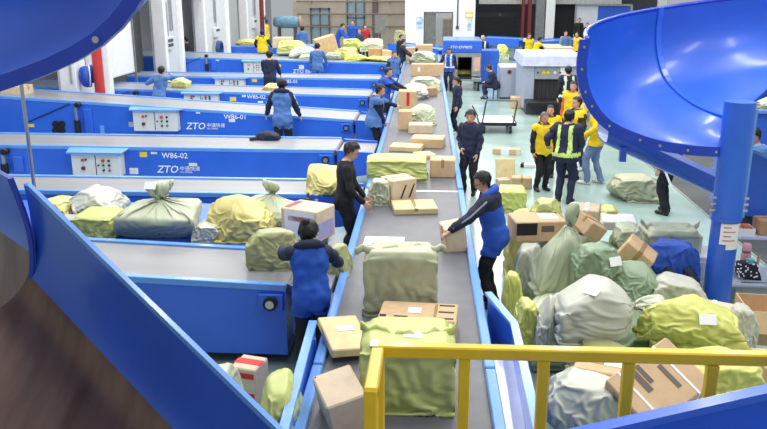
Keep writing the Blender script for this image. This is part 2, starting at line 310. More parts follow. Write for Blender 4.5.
# ------------------------------------------------------------------ telescopic side conveyors
CAB = mat('cabinet_white', (224, 224, 222), .45, var=.02)
def side_conveyor(Y0, Y1, label, zr=.9, XR=-1.9, XL=-12.2, left=None, cab=None, logo=None, code=None, piston=False, pilot=()):
    zl = zr
    if left is not None:
        p = PY(left[0], left[1], Y0); zl = zr+(p.z-zr)*(XL-XR)/(p.x-XR)
    zz = lambda X: zr+(zl-zr)*(X-XR)/(XL-XR)
    def slab(x0, x1, y0, y1, a0, a1):                     # a slab that follows the incline: heights relative to the belt
        q = [(x0, y0, zz(x0)+a0), (x1, y0, zz(x1)+a0), (x1, y1, zz(x1)+a0), (x0, y1, zz(x0)+a0), (x0, y0, zz(x0)+a1), (x1, y0, zz(x1)+a1), (x1, y1, zz(x1)+a1), (x0, y1, zz(x0)+a1)]
        return hexa(q)
    c = empty('loading_conveyor', ((XL+XR)/2, (Y0+Y1)/2, 0)); tag(c, label, 'conveyor')
    wobj('belt', slab(XL, XR, Y0+.08, Y1-.08, -.04, -.005), BELT2, c)
    wobj('rim', slab(XL, XR, Y0-.01, Y0+.08, -.05, .02), RIM, c, bevel=.006); wobj('rim', slab(XL, XR, Y1-.08, Y1+.01, -.05, .02), RIM, c, bevel=.006)
    def low(x): return .13
    q = lambda y0, y1: hexa([(XL, y0, .13), (XR, y0, .13), (XR, y1, .13), (XL, y1, .13), (XL, y0, zz(XL)-.05), (XR, y0, zz(XR)-.05), (XR, y1, zz(XR)-.05), (XL, y1, zz(XL)-.05)])
    wobj('side_panel', q(Y0, Y0+.05), BLUE, c); wobj('side_panel', q(Y1-.05, Y1), BLUE, c); wobj('under_shade', box(XL, XR, Y0+.06, Y1-.06, .2, .24), BLACK, c)  # black sheet added under the belt as the shade beneath the conveyor
    wobj('end_panel', box(XR-.03, XR+.0, Y0+.05, Y1-.05, .13, zr-.1), BLUE, c)
    for x in (XL+.6, (XL+XR)/2, XR-.4):
        for y in (Y0+.02, Y1-.12): wobj('leg', box(x-.06, x+.06, y, y+.1, 0, .14), BLACK, c)
    # bearing block and head roller
    for y, s in ((Y0, -1), (Y1, 1)):
        b = wobj('bearing_block', box(XR-.28, XR-.02, min(y, y+s*.05), max(y, y+s*.05), zr-.26, zr-.07), BLUE, c, bevel=.012)
        obj('bearing', cyl((XR-.15, y+s*.05, zr-.165), (XR-.15, y+s*.09, zr-.165), .075), BLACK, b)
        obj('bearing_cap', cyl((XR-.15, y+s*.09, zr-.165), (XR-.15, y+s*.11, zr-.165), .045), STEEL, b)
    wobj('head_roller', cyl((XR, Y0+.1, zr-.06), (XR, Y1-.1, zr-.06), .055), BELT, c, smooth=True, auto=40)
    # sloping transfer bed towards the main belt
    t0, t1 = XR+.06, (BX0-.13-max(0, Y1-8)*DRIFT if XR > -3 else XR+.7)
    wobj('transfer_bed', hexa([(t0, Y0+.1, zr-.16), (t1, Y0+.1, BZ-.06), (t1, Y1-.1, BZ-.06), (t0, Y1-.1, zr-.16), (t0, Y0+.1, zr-.06), (t1, Y0+.1, BZ+.02), (t1, Y1-.1, BZ+.02), (t0, Y1-.1, zr-.06)]), BELT2, c)
    for y in (Y0+.03, Y1-.1):
        wobj('transfer_guard', hexa([(t0, y, .35), (t1, y, .45), (t1, y+.07, .45), (t0, y+.07, .35), (t0, y, zr), (t1, y, BZ+.06), (t1, y+.07, BZ+.06), (t0, y+.07, zr)]), BLUE, c)
    wobj('transfer_leg', box(t0+.05, t0+.13, Y0+.05, Y0+.13, 0, .4), BLUE, c); wobj('transfer_leg', box(t0+.05, t0+.13, Y1-.13, Y1-.05, 0, .4), BLUE, c)
    if cab:
        x0, y0, x1, y1 = cab; a, b = PY(x0, y1, Y0-.25), PY(x1, y0, Y0-.25); D = .25; h = b.z
        cb = wobj('control_cabinet', box(a.x, b.x, Y0-D, Y0-.002, a.z, h), CAB, c, bevel=.01)
        obj('door_gap', box((a.x+b.x)/2-.008, (a.x+b.x)/2+.008, Y0-D-.004, Y0-D, a.z+.03, h-.03), DGREY, cb)
        obj('hood', hexa([(a.x-.06, Y0-D-.06, h), (b.x+.06, Y0-D-.06, h), (b.x+.06, Y0, h), (a.x-.06, Y0, h), (a.x-.06, Y0-D-.06, h+.03), (b.x+.06, Y0-D-.06, h+.03), (b.x+.12, Y0, zz(b.x)+.0), (a.x-.12, Y0, zz(a.x)+.0)]), RIM, cb)
        W, H = b.x-a.x, h-a.z
        dots = [(.24, .72, .035, RINK), (.24, .36, .05, DRED), (.31, .74, .025, INK), (.66, .7, .04, REDP), (.78, .7, .028, INK), (.56, .5, .02, INK), (.66, .5, .028, mat('green_lamp', (30, 120, 60), .4)), (.78, .5, .028, INK), (.66, .28, .028, INK), (.78, .28, .028, mat('green_lamp', (1, 1, 1)))]
        for u, v, r_, m_ in dots:
            obj('push_button', cyl((a.x+u*W, Y0-D-.035, a.z+v*H), (a.x+u*W, Y0-D, a.z+v*H), r_*min(W, 1.2)*.8, 8), m_, cb)
    RX = (math.pi/2, 0, 0)
    if logo:
        x, y, s = logo; p = PY(x, y, Y0-.004); lc = tuple(p-Vector(c.location))
        text('logo_lettering', 'ZTO', s, PAPER, c, lc, RX, shear=.25, off=.002)
        text('logo_lettering', '中通快递', s*.5, PAPER, c, (lc[0]+s*2.25, lc[1], lc[2]+s*.25), RX)
        text('logo_lettering', 'ZTO EXPRESS', s*.2, PAPER, c, (lc[0]+s*2.25, lc[1], lc[2]), RX)
    if code:
        x, y, s, t = code; p = PY(x, y, Y0-.004); text('number_lettering', t, s, PAPER, c, tuple(p-Vector(c.location)), RX, off=.001)
    for (x0, y0, x1, y1, m_) in pilot:
        a, b = PY(x0, y1, Y0), PY(x1, y0, Y0); wobj('sticker', box(a.x, b.x, Y0-.006, Y0-.001, a.z, b.z), m_, c)
    if piston:
        p, q2 = PY(piston[0], piston[1], Y0-.12), PY(piston[0]+1, piston[2], Y0-.12)
        g = wobj('piston_cylinder', cyl((q2.x, Y0-.1, q2.z), (q2.x, Y0-.1, (p.z+q2.z)/2-.02), .07), BLACK, c, smooth=True, auto=40)
        obj('piston_rod', cyl((q2.x, Y0-.1, (p.z+q2.z)/2-.02), (q2.x, Y0-.1, p.z), .035), STEEL, g, smooth=True, auto=40); obj('pivot', cyl((p.x, Y0-.16, p.z), (p.x, Y0, p.z), .06), BLACK, g)
        wobj('piston_channel', box(q2.x+.14, q2.x+.34, Y0-.05, Y0-.001, q2.z, p.z-.1), BLUE, c, bevel=.02)
    return c, zz
ylw = mat('warning_sticker', (240, 214, 70), .5); wst = mat('pale_sticker', (232, 236, 240), .5)
c1, z1 = side_conveyor(7.6, 8.76, 'blue loading conveyor with grey belt at which the woman with a bun works', XR=-1.52, XL=-8.95, left=(150, 279))
c2, z2 = side_conveyor(11.3, 12.3, 'blue loading conveyor behind the heap of sacks, grey belt bare', XL=-8.95, left=(20, 191), pilot=[(315, 199, 318, 202, wst)])
c3, z3 = side_conveyor(14.6, 15.9, 'blue loading conveyor marked 02 with a white control cabinet', left=(20, 146), cab=(73, 154, 119, 176), logo=(157, 172.5, .2), code=(162, 158, .15, 'W86-02'), piston=(4, 152, 174), pilot=[(140, 152, 147, 157, ylw), (151, 152, 157, 154, wst), (189, 163, 197, 166, wst), (130, 168, 138, 174, wst)])
c4, z4 = side_conveyor(18.1, 19.5, 'blue loading conveyor marked 01 with cabinet, piston and black vent', left=(110, 104), cab=(134, 111, 176, 131), logo=(186, 129, .22), code=(224, 119, .16, 'W86-01'), piston=(77, 105, 134), pilot=[(196, 112, 200, 113.5, wst), (229, 119, 235, 122, wst), (28, 124, 34, 127, ylw), (101, 125.5, 104, 137, RIM), (129, 122, 134, 127, GREYP)])
c5, z5 = side_conveyor(22.2, 23.7, 'blue loading conveyor with a yellow sack lying on its belt', left=(180, 91), cab=(184, 94.5, 217, 102), code=(247, 98.5, .16, 'W85-02'), piston=(135, 93, 97), pilot=[(230, 97, 236, 101, ylw), (242, 95, 246, 97, wst), (258, 101, 263, 103, wst)])
c6, z6 = side_conveyor(26.4, 27.7, 'blue loading conveyor in front of the worker in a plain navy jacket', left=(180, 76.5), cab=(215, 79, 244, 87), code=(282, 83, .16, 'W85-01'), pilot=[(252, 78.5, 257, 82, ylw)])
c7, z7 = side_conveyor(30.3, 32.6, 'blue loading conveyor buried under a heap of sacks and cartons', zr=1.05, left=(190, 57.5), cab=(244, 62, 263, 73), code=(293, 73, .2, 'ZTO 86-04'), piston=(206, 56, 71), pilot=[(215, 59, 219, 61, wst), (278, 64.5, 281, 67, ylw), (299, 65, 304, 69, wst)])
c8, z8 = side_conveyor(38.3, 39.6, 'farthest blue loading conveyor with a cream sack near the dock', XR=-5.6, XL=-10.3, zr=1.1, left=(235, 46))
rt = empty('roller_table', (PY(557, 54, 37.4).x, 38, 0)); tag(rt, 'blue roller table behind the grey scanner carrying flat cartons', 'table')
RTZ = PY(557, 54, 37.4).z
obj('table_top', box(-.9, 1.0, -.6, 1.6, RTZ-.12, RTZ), RIM, rt, bevel=.02)
for x in (-.8, .9):
    for y in (-.5, 1.5): obj('leg', box(x-.05, x+.05, y-.05, y+.05, 0, RTZ-.12), BLUE, rt)
# fan vent and diagonal telescoping slot on the conveyor marked 01
for (x, y) in ((56, 124.2), (62, 124.2), (56, 130.5), (62, 130.5)):
    p = PY(x, y, 18.1); wobj('fan_vent', cyl((p.x, 18.07, p.z), (p.x, 18.1, p.z), .085, 12), BLACK, c4)
def slot(c, Y0, x0, y0, x1, y1, t=.025):
    a, b = PY(x0, y0, Y0), PY(x1, y1, Y0); wobj('telescope_slot', sqtube((a.x, Y0-.01, a.z), (b.x, Y0-.01, b.z), t, .02), BLACK, c)
slot(c4, 18.1, 29, 121.5, 70, 104); slot(c5, 22.2, 119, 95.5, 129, 92); slot(c7, 30.3, 181, 66, 201, 57.5)
# steel sorting table behind the first loading conveyor, where the sacks are heaped
tb = empty('sorting_table', (-3.6, 9.9, 0)); tag(tb, 'low blue sorting table under the heap of sacks beside the first conveyor', 'table')
wobj('table_top', box(-6.6, -1.75, 9.0, 10.9, .8, .86), BLUE, tb)
for x in (-6.4, -4, -1.9):
    for y in (9.05, 10.8): wobj('leg', box(x-.05, x+.05, y-.05, y+.05, 0, .8), BLUE, tb)

# blue upright guard plates either side of the near end of the main belt
g = empty('guard_plate', (-1.25, 5.2, 0)); tag(g, 'tall blue guard plate left of the main belt beside the lime sack', 'guard')
a, b = PZ(313, 323, 1.0), PZ(291, 429, 1.0)
wobj('plate', hexa([(b.x-.03, 3.6, .05), (b.x+.02, 3.6, .05), (a.x+.02, a.y, .05), (a.x-.03, a.y, .05), (b.x-.03, 3.6, 1.0), (b.x+.02, 3.6, 1.0), (a.x+.02, a.y, 1.0), (a.x-.03, a.y, 1.0)]), BLUE, g)
wobj('edge', sqtube((b.x, 3.6, 1.01), (a.x, a.y, 1.01), .07, .03), RIM, g)
wobj('bracket', box(a.x+.02, BX0-.09, 6.35, 6.4, .45, .9), BLUE, g); wobj('bracket', box(a.x+.02, BX0-.09, 4.6, 4.65, .45, .9), BLUE, g)
wobj('floor_panel', box(a.x+.02, BX0-.09, 3.6, 6.35, .42, .46), BLUE, g); wobj('foot', box(a.x-.06, a.x+.06, 5.6, 5.75, 0, .06), BLUE, g)
g = empty('side_chute', (.85, 5.2, 0)); tag(g, 'blue side chute with a white metal bed right of the main belt', 'chute')
P1, P2, P3 = PZ(488, 294, .95), PZ(514, 325, .95), PZ(538, 429, .95)
x0 = BX1+.11
wobj('end_wall', hexa([(P1.x, P1.y-.03, .3), (P2.x, P2.y-.03, .3), (P2.x, P2.y, .3), (P1.x, P1.y, .3), (P1.x, P1.y-.03, .95), (P2.x, P2.y-.03, .95), (P2.x, P2.y, .95), (P1.x, P1.y, .95)]), BLUE, g)
wobj('side_wall', hexa([(P3.x-.02, 3.4, .3), (P3.x+.02, 3.4, .3), (P2.x+.02, P2.y, .3), (P2.x-.02, P2.y, .3), (P3.x-.02, 3.4, .95), (P3.x+.02, 3.4, .95), (P2.x+.02, P2.y, .95), (P2.x-.02, P2.y, .95)]), BLUE, g)
wobj('edge', sqtube((P3.x, 3.4, .96), (P2.x, P2.y, .96), .07, .03), RIM, g); wobj('edge', sqtube((P2.x, P2.y, .96), (P1.x, P1.y, .96), .07, .03), RIM, g)
wobj('bed', hexa([(x0, 3.4, .62), (P3.x-.03, 3.4, .55), (P2.x-.03, P2.y, .6), (x0, P2.y+.15, .66), (x0, 3.4, .66), (P3.x-.03, 3.4, .58), (P2.x-.03, P2.y, .63), (x0, P2.y+.15, .7)]), WMETAL, g)
q = PZ(505, 357, .69)
wobj('bed_plate', hexa([(x0+.02, 3.4, .665), (P3.x-.22, 3.4, .63), (q.x+.17, q.y, .68), (x0+.02, q.y-.05, .7), (x0+.02, 3.4, .68), (P3.x-.22, 3.4, .645), (q.x+.17, q.y, .695), (x0+.02, q.y-.05, .715)]), WMETAL, g)
for y in (4.0, 6.2): wobj('leg', box(.75, .82, y, y+.07, 0, .6), BLUE, g)

# ------------------------------------------------------------------ fibreglass chutes
def trough(root, section_frames, profile, thick=.03, mt=SLIDE, name='trough', worn=None):
    """section_frames: list of (origin, outward unit vector); profile: list of (r, z)"""
    n = len(profile); inner = [], ; rin = []; rout = []
    pr = V3(profile); tg = np.gradient(pr, axis=0); nr = np.stack([tg[:, 1], -tg[:, 0]], 1); nr /= np.linalg.norm(nr, axis=1)[:, None]
    if nr[0][0] < 0: nr = -nr
    po = pr+nr*thick
    vs = []
    for o_, u in section_frames:
        o_, u = V3(o_), V3(u)
        for q in (pr, po): vs += [o_+u*a+V3((0, 0, b)) for a, b in q]
    m = 2*n; fs = []; fm = []
    for i in range(len(section_frames)-1):
        for j in range(n-1):
            fs.append((i*m+j, i*m+j+1, (i+1)*m+j+1, (i+1)*m+j)); fm.append(1 if worn and j >= worn else 0)
            fs.append((i*m+n+j, (i+1)*m+n+j, (i+1)*m+n+j+1, i*m+n+j+1)); fm.append(0)
        for j in (0, n-1): fs.append((i*m+j, i*m+n+j, (i+1)*m+n+j, (i+1)*m+j)); fm.append(0)
    for i in (0, len(section_frames)-1):
        for j in range(n-1): fs.append((i*m+j, i*m+j+1, i*m+n+j+1, i*m+n+j)); fm.append(0)
    return wobj(name, (V3(vs), fs), mt, root, smooth=True, auto=45, fm=fm if isinstance(mt, (list, tuple)) else None)
def flange(root, o_, u, profile, d, w=.075, t=.025, bolts=5, mt=None, name='flange'):
    """bolted lip standing out from the section, thickness along d"""
    pr = V3(profile); tg = np.gradient(pr, axis=0); nr = np.stack([tg[:, 1], -tg[:, 0]], 1); nr /= np.linalg.norm(nr, axis=1)[:, None]
    if nr[0][0] < 0: nr = -nr
    o_, u, d = V3(o_), V3(u), V3(d); n = len(pr); rings = []
    a, b = pr-nr*.004, pr+nr*w
    g3 = lambda q, k: o_+u*q[0]+V3((0, 0, q[1]))+d*k
    for i in range(n): rings.append(V3([g3(a[i], -t), g3(b[i], -t), g3(b[i], t), g3(a[i], t)]))
    f = wobj(name, loft(rings), mt or mat('blue_flange', (26, 66, 190), .35, coat=.2), root)
    for k in range(bolts):
        i = int((k+.7)/bolts*(n-1)); c = g3((a[i]+b[i])/2, 0)
        obj('bolt', cyl(c-d*(t+.014), c+d*(t+.014), .014, 8), STEEL, f)
def smoothprof(pts, m=4):
    pts = V3(pts); out = []
    P = np.vstack([2*pts[0]-pts[1], pts, 2*pts[-1]-pts[-2]])
    for i in range(1, len(P)-2):
        for k in range(m):
            t = k/m; p0, p1, p2, p3 = P[i-1:i+3]
            out.append(.5*(2*p1+(p2-p0)*t+(2*p0-5*p1+4*p2-p3)*t*t+(3*p1-p0-3*p2+p3)*t**3))
    out.append(pts[-1]); return V3(out)
JP = smoothprof([(1.74, 0), (1.755, -.3), (1.67, -.6), (1.44, -.87), (1.0, -1.05), (.6, -1.12), (.2, -1.14)])
# right spiral chute on its blue pole
SC = (3.36, 8.75); POLE_R = .15
sp = empty('spiral_chute', (SC[0], SC[1], 0)); tag(sp, 'glossy blue spiral chute carried by a thick blue pole', 'chute')
zr_ = lambda a: 3.34+.0040*a
secs = [(math.cos(R(a)), math.sin(R(a)), a) for a in range(0, 176, 5)]
fr = [((SC[0], SC[1], zr_(a)), (-c, s, 0)) for c, s, a in secs]
trough(sp, fr[:15], JP, name='trough'); trough(sp, fr[14:], JP, name='trough')
c, s, a = secs[0]; flange(sp, fr[0][0], fr[0][1], JP, (s, c, .1), w=.105, t=.02, bolts=9)
c, s, a = secs[14]; flange(sp, fr[14][0], fr[14][1], JP*V3((.988, 1))+V3((0, .012)), (s, c, .1), w=.1, t=.035, bolts=0, mt=BLUE, name='seam_flange')
rimpts = [tuple(V3(o_)+V3(u)*1.76) for o_, u in fr]
wobj('rim_lip', tube(rimpts, .028, 8), mat('blue_rim_dark', (24, 62, 186), .3, coat=.3), sp, smooth=True)
PC = (SC[0]-.10, SC[1])
pl = wobj('pole', cyl((PC[0], PC[1], 1.42), (PC[0], PC[1], 2.7), POLE_R+.012, 28), BLUE, sp, smooth=True, auto=40)
wobj('pole', cyl((PC[0], PC[1], 0), (PC[0], PC[1], 1.42), POLE_R, 28), BLUE, sp, smooth=True, auto=40)
wobj('pole_collar', cyl((PC[0], PC[1], 1.38), (PC[0], PC[1], 1.43), POLE_R+.02, 28), BLUE, sp, smooth=True, auto=40)
for s in (-1, 1):
    for z in (1.5, 1.57, 1.64): wobj('bolt', cyl((PC[0]+s*(POLE_R+.0), PC[1]-.05, z), (PC[0]+s*(POLE_R+.05), PC[1]-.05, z), .018, 8), STEEL, sp)
wobj('seam_strip', box(PC[0]+POLE_R-.005, PC[0]+POLE_R+.025, PC[1]-.06, PC[1]-.03, 1.42, 2.62), RIM, sp)
wobj('base_plate', cyl((PC[0], PC[1], 0), (PC[0], PC[1], .03), .32, 24), BLUE, sp)
pw = empty('taped_paper', (PC[0], PC[1], 1.25)); tag(pw, 'white printed sheet taped around the blue pole', 'paper')
def cyl_patch(a0, a1, z0, z1, r, n=8):
    v = []; f = []
    for i in range(n+1):
        a = R(a0+(a1-a0)*i/n); v += [(r*math.cos(a), r*math.sin(a), z0), (r*math.cos(a), r*math.sin(a), z1)]
    for i in range(n): f.append((2*i, 2*i+2, 2*i+3, 2*i+1))
    return V3(v), f
obj('sheet', cyl_patch(235, 320, -.12, .12, POLE_R+.006), PAPER, pw, smooth=True); obj('sheet', cyl_patch(262, 330, -.18, -.11, POLE_R+.004), PAPER, pw, smooth=True)
for k in range(4): obj('print_line', cyl_patch(247, 247+(50 if k % 2 else 30), .07-.05*k, .085-.05*k, POLE_R+.008), mat('pale_red_ink', (210, 150, 140), .6), pw, smooth=True)
# upper left chute, cut end with flange facing the hall
p = PY(138, -17, 3.1); C2 = (p.x-1.63, 3.1); zR2 = p.z+.68
up = empty('spiral_chute', (C2[0], C2[1], 0)); tag(up, 'glossy blue chute bend hanging above the stacked loading conveyors', 'chute')
fr2 = [((C2[0], C2[1], zR2+.003*a), (math.cos(R(a)), math.sin(R(a)), 0)) for a in range(0, 150, 5)]
trough(up, fr2, JP); flange(up, fr2[0][0], fr2[0][1], JP, (0, 1, 0), w=.055, t=.02, bolts=7)
wobj('hanger_pole', cyl((C2[0], C2[1]+.6, zR2-1.1), (C2[0], C2[1]+.6, 7), .12, 20), BLUE, up, smooth=True, auto=40)
# thin steel post between the two left chutes
pp = PY(22, 90, 3.9); qq = PY(26, 195, 3.9)
pp = PY(22, 90, 5.3)
o = empty('steel_post', (pp.x, 5.3, 0)); tag(o, 'thin grey steel post rising from the lower left chute rim', 'post')
obj('post', cyl((0, 0, 0), (0, 0, 3.7), .013), STEEL, o, smooth=True, auto=40); obj('foot_plate', box(-.08, .08, -.08, .08, 0, .02), STEEL, o)
# lower left outlet chute with brown worn bed
WORN = mat('brown_worn_metal', (122, 100, 88), .32, .6, var=.2, nscale=2.5, c2=(92, 72, 62), bump=.04, bscale=8, stretch=(3, .4, 1))
A_ = PY(32, 192, 4.4); B_ = PZ(270, 425, 1.9)
dv = V3(B_-A_); dh = V3((dv[0], dv[1], 0)); dh /= np.linalg.norm(dh); nrm = V3((-dh[1], dh[0], 0))     # outward = away from the camera
if nrm[1] < 0: nrm = -nrm
JL = smoothprof([(0, 0), (.015, -.22), (0, -.42), (-.07, -.6), (-.24, -.72), (-.6, -.78), (-1.1, -.8)])
lo = empty('outlet_chute', (A_.x, A_.y, 0)); tag(lo, 'big blue outlet chute with a worn brown metal bed', 'chute')
frl = [(V3(A_)+dv*t, nrm) for t in np.linspace(-.045, 1.35, 12)]
trough(lo, frl, JL, mt=[SLIDE, WORN], worn=11)
wobj('rim_lip', sqtube(V3(A_)-dv*.03+nrm*.015, V3(A_)+dv*1.35+nrm*.015, .03, .03), RIM, lo)
# upstream section: comes down from the left, joined by a flange
u2 = V3((1, .12, 0)); u2 /= np.linalg.norm(u2); d2 = V3((-u2[1], u2[0], 0))
fr3 = [(V3(A_)+V3((-.10, 0, .02))+V3((-.8, .72, .05))*t*1.3, u2) for t in np.linspace(0, 1, 8)]
JU = smoothprof([(-.03, .06), (.03, -.2), (.04, -.4), (.0, -.62), (-.1, -.8), (-.35, -.92), (-.8, -.98)])
trough(lo, fr3, JU, mt=[SLIDE, WORN], worn=8, name='upper_trough'); flange(lo, fr3[0][0], fr3[0][1], JU, d2, w=.022, t=.012, bolts=0)
for t in (.1, .7): 
    q = V3(A_)+dv*t-nrm*.4; wobj('support_leg', cyl((q[0], q[1], 0), (q[0], q[1], q[2]-.8), .06), BLUE, lo, smooth=True, auto=40)
# chute rim in the near right corner
A2 = PY(600, 427, 2.6); B2 = PY(767, 389, 2.75); dv2 = V3(B2-A2)
ro = empty('feed_chute', (B2.x, B2.y, 0)); tag(ro, 'plain blue feed chute rising in front of the yellow guardrail', 'chute')
u3 = V3((dv2[1], -dv2[0], 0)); u3 /= np.linalg.norm(u3)
if u3[1] < 0: u3 = -u3
frr = [(V3(A2)+dv2*t, u3) for t in np.linspace(-.6, 2.0, 8)]
JR = smoothprof([(0, 0), (.01, -.2), (0, -.35), (-.1, -.5), (-.3, -.56), (-.7, -.57)])
trough(ro, frr, JR, mt=BLUE)
wobj('rim_lip', sqtube(frr[0][0]-V3(u3)*.02, frr[-1][0]-V3(u3)*.02, .05, .03), BLUE, ro)
q = V3(A2)+dv2*1.2-u3*.3; wobj('support_leg', cyl((q[0], q[1], 1.38), (q[0], q[1], q[2]-.55), .06), BLUE, ro, smooth=True, auto=40)

# ------------------------------------------------------------------ yellow guardrail on the platform edge
RY = 3.0; ra, rb = PY(378, 349.5, RY), PY(767, 355, RY)
gr = empty('guardrail', (ra.x, RY, 0)); tag(gr, 'bright yellow tubular steel guardrail in the foreground', 'guardrail')
zt = ra.z; DECK = 1.38
wobj('top_rail', sqtube((ra.x-.03, RY, zt), (2.9, RY, zt+.02), .052, .052), YEL, gr, bevel=.006)
q = PY(372.5, 392, 2.66)
wobj('top_rail', sqtube((ra.x, RY-.03, zt), (ra.x, 2.62, zt), .052, .052), YEL, gr, bevel=.006)
wobj('post', sqtube((ra.x, 2.64, DECK), (ra.x, 2.64, zt+.02), .052), YEL, gr, bevel=.006)
wobj('corner_cap', box(ra.x-.03, ra.x+.0, RY-.03, RY+.03, zt+.02, zt+.029), STEEL, gr)
for px in (379, 464.5, 544, 629, 713):
    p = PY(px, 362, RY); wobj('post', sqtube((p.x, RY, DECK), (p.x, RY, zt-.02), .046), YEL, gr, bevel=.006)
for x in (1.65, 2.0, 2.4, 2.85): wobj('post', sqtube((x, RY, DECK), (x, RY, zt-.02), .046), YEL, gr, bevel=.006)
pf = empty('platform', (1, 1.2, 0)); tag(pf, 'steel platform carrying the yellow guardrail', 'platform')
wobj('deck', box(-.35, 3.0, -1, 3.06, DECK-.06, DECK), STEEL, pf)
for x in (-.3, 2.9):
    for y in (-.9, 2.95): wobj('leg', box(x-.05, x+.05, y-.05, y+.05, 0, DECK-.06), YEL, pf)

# ------------------------------------------------------------------ screening machines
def at0(px, py): return PZ(px, py, 0)
# blue and silver scanner by the main belt
a, b = PZ(441, 89, 0), PZ(480, 89, 0); a.x = max(a.x, .24); Y_ = a.y
x1 = empty('xray_scanner', ((a.x+b.x)/2, Y_+1.2, 0)); tag(x1, 'blue-topped baggage scanner with a silver tunnel mouth and a sack inside', 'scanner')
zt1, zt2 = PY(460, 40.5, Y_).z, PY(460, 53, Y_).z
wobj('hood', box(a.x, b.x+.02, Y_, Y_+2.4, zt2, zt1), BLUE, x1, bevel=.03)
text('brand_lettering', 'ZTO EXPRESS', .14, PAPER, x1, ((a.x+b.x)/2-.05-x1.location.x, Y_-.004-x1.location.y, (zt1+zt2)/2-.06), (math.pi/2, 0, 0), 'CENTER', .2, 0)
tl, tr = PY(458, 57, Y_), PY(472, 57, Y_)
wobj('tunnel_frame', join(box(a.x, tl.x, Y_, Y_+2.4, .5, zt2), box(tr.x, b.x, Y_, Y_+2.4, .5, zt2), box(tl.x, tr.x, Y_, Y_+2.4, tl.z, zt2)), STEEL, x1)
wobj('tunnel_back', box(tl.x, tr.x, Y_+1.6, Y_+1.65, .5, tl.z), BLACK, x1); wobj('side_lining', box(tl.x, tl.x+.02, Y_+.02, Y_+1.6, .5, tl.z), BLACK, x1); wobj('side_lining', box(tr.x-.02, tr.x, Y_+.02, Y_+1.6, .5, tl.z), BLACK, x1)
wobj('tunnel_roof', box(tl.x+.02, tr.x-.02, Y_+.05, Y_+1.6, tl.z-.03, tl.z), BLACK, x1)
wobj('infeed_belt', box(tl.x+.02, tr.x-.02, Y_-.6, Y_+1.6, .46, .5), BLACK, x1); wobj('infeed_frame', box(a.x+.3, b.x, Y_-.55, Y_+2.4, .36, .46), STEEL, x1)
for x in (a.x+.35, b.x-.1):
    for y in (Y_-.45, Y_+2.2): l = wobj('leg', box(x-.04, x+.04, y-.04, y+.04, .05, .36), BLACK, x1); obj('foot', cyl((x, y, 0), (x, y, .06), .06), BLACK, l)
wobj('stripe', box(tr.x+.06, b.x-.04, Y_-.006, Y_-.001, .7, tl.z), mat('scanner_stripe', (222, 178, 164), .5), x1)
c, d = PZ(478, 84, 0), PZ(498, 84, 0)
x1b = empty('equipment_cabinet', ((c.x+d.x)/2, c.y+.5, 0)); tag(x1b, 'waist-high blue cabinet right of the silver tunnel mouth', 'cabinet')
ztc = PY(488, 50.5, c.y).z
wobj('body', box(c.x, d.x, c.y, c.y+1.0, .06, ztc), BLUE, x1b, bevel=.02); wobj('plinth', box(c.x+.03, d.x-.03, c.y+.03, c.y+.95, 0, .06), BLACK, x1b)
for u in (.3, .7): wobj('door_handle', box(c.x+(d.x-c.x)*u-.015, c.x+(d.x-c.x)*u+.015, c.y-.02, c.y, .55, .75), mat('pale_blue', (120, 150, 240), .4), x1b)
wobj('door_gap', box((c.x+d.x)/2-.008, (c.x+d.x)/2+.008, c.y-.003, c.y, .1, ztc-.05), DGREY, x1b)
# grey scanner
a, b = PZ(499, 99, 0), PZ(523, 99, 0)
x2b = empty('scanner_cabinet', ((a.x+b.x)/2, a.y+.6, 0)); tag(x2b, 'plain grey scanner cabinet with a round red stop sign', 'cabinet')
z_ = PY(510, 67, a.y).z
wobj('body', box(a.x, b.x, a.y, a.y+1.4, .05, z_), GREYP, x2b, bevel=.03); wobj('plinth', box(a.x+.05, b.x-.05, a.y+.05, a.y+1.3, 0, .05), DGREY, x2b)
q = PY(509.5, 72, a.y); wobj('stop_sign', cyl((q.x, a.y-.015, q.z), (q.x, a.y, q.z), .075, 16), DRED, x2b)
c, d = PZ(527, 112, 0), PZ(569, 112, 0)
x2 = empty('xray_scanner', ((c.x+d.x)/2, c.y+1.3, 0)); tag(x2, 'grey and white baggage scanner with a black strip curtain', 'scanner')
zc = PY(548, 56, c.y).z; zb = PY(548, 66, c.y).z; t0, t1 = PY(534.5, 79, c.y), PY(564, 79, c.y)
wobj('side_post', box(c.x-.15, t0.x, c.y, c.y+2.6, .1, zb), GREYP, x2, bevel=.02); wobj('side_post', box(t1.x, d.x+.3, c.y, c.y+2.6, .1, zb), GREYP, x2, bevel=.02)
wobj('control_panel', box(t0.x, t1.x, c.y, c.y+2.6, t0.z, zb), mat('panel_grey', (158, 164, 168), .5), x2)
wobj('roof', hexa([(c.x-.25, c.y-.1, zb), (d.x+.4, c.y-.1, zb), (d.x+.4, c.y+2.7, zb), (c.x-.25, c.y+2.7, zb), (c.x-.2, c.y-.05, zc), (d.x+.35, c.y-.05, zc), (d.x+.35, c.y+2.6, zc), (c.x-.2, c.y+2.6, zc)]), mat('pale_lilac', (206, 212, 234), .4), x2)
n_ = 14
for k in range(n_):
    u = t0.x+(t1.x-t0.x)*k/n_; wobj('curtain_strip', box(u+.004, u+(t1.x-t0.x)/n_-.004, c.y+.12+.02*(k % 2), c.y+.13+.02*(k % 2), .42, t0.z), mat('curtain_black', (58, 58, 62), .5), x2)
wobj('tunnel_back', box(t0.x, t1.x, c.y+1.4, c.y+1.45, .4, t0.z), BLACK, x2)
wobj('infeed_belt', box(c.x-.1, d.x+.2, c.y-.9, c.y+1.4, .34, .42), BLACK, x2)
wobj('base', box(c.x-.1, d.x+.2, c.y-.5, c.y+2.5, 0, .33), DGREY, x2)
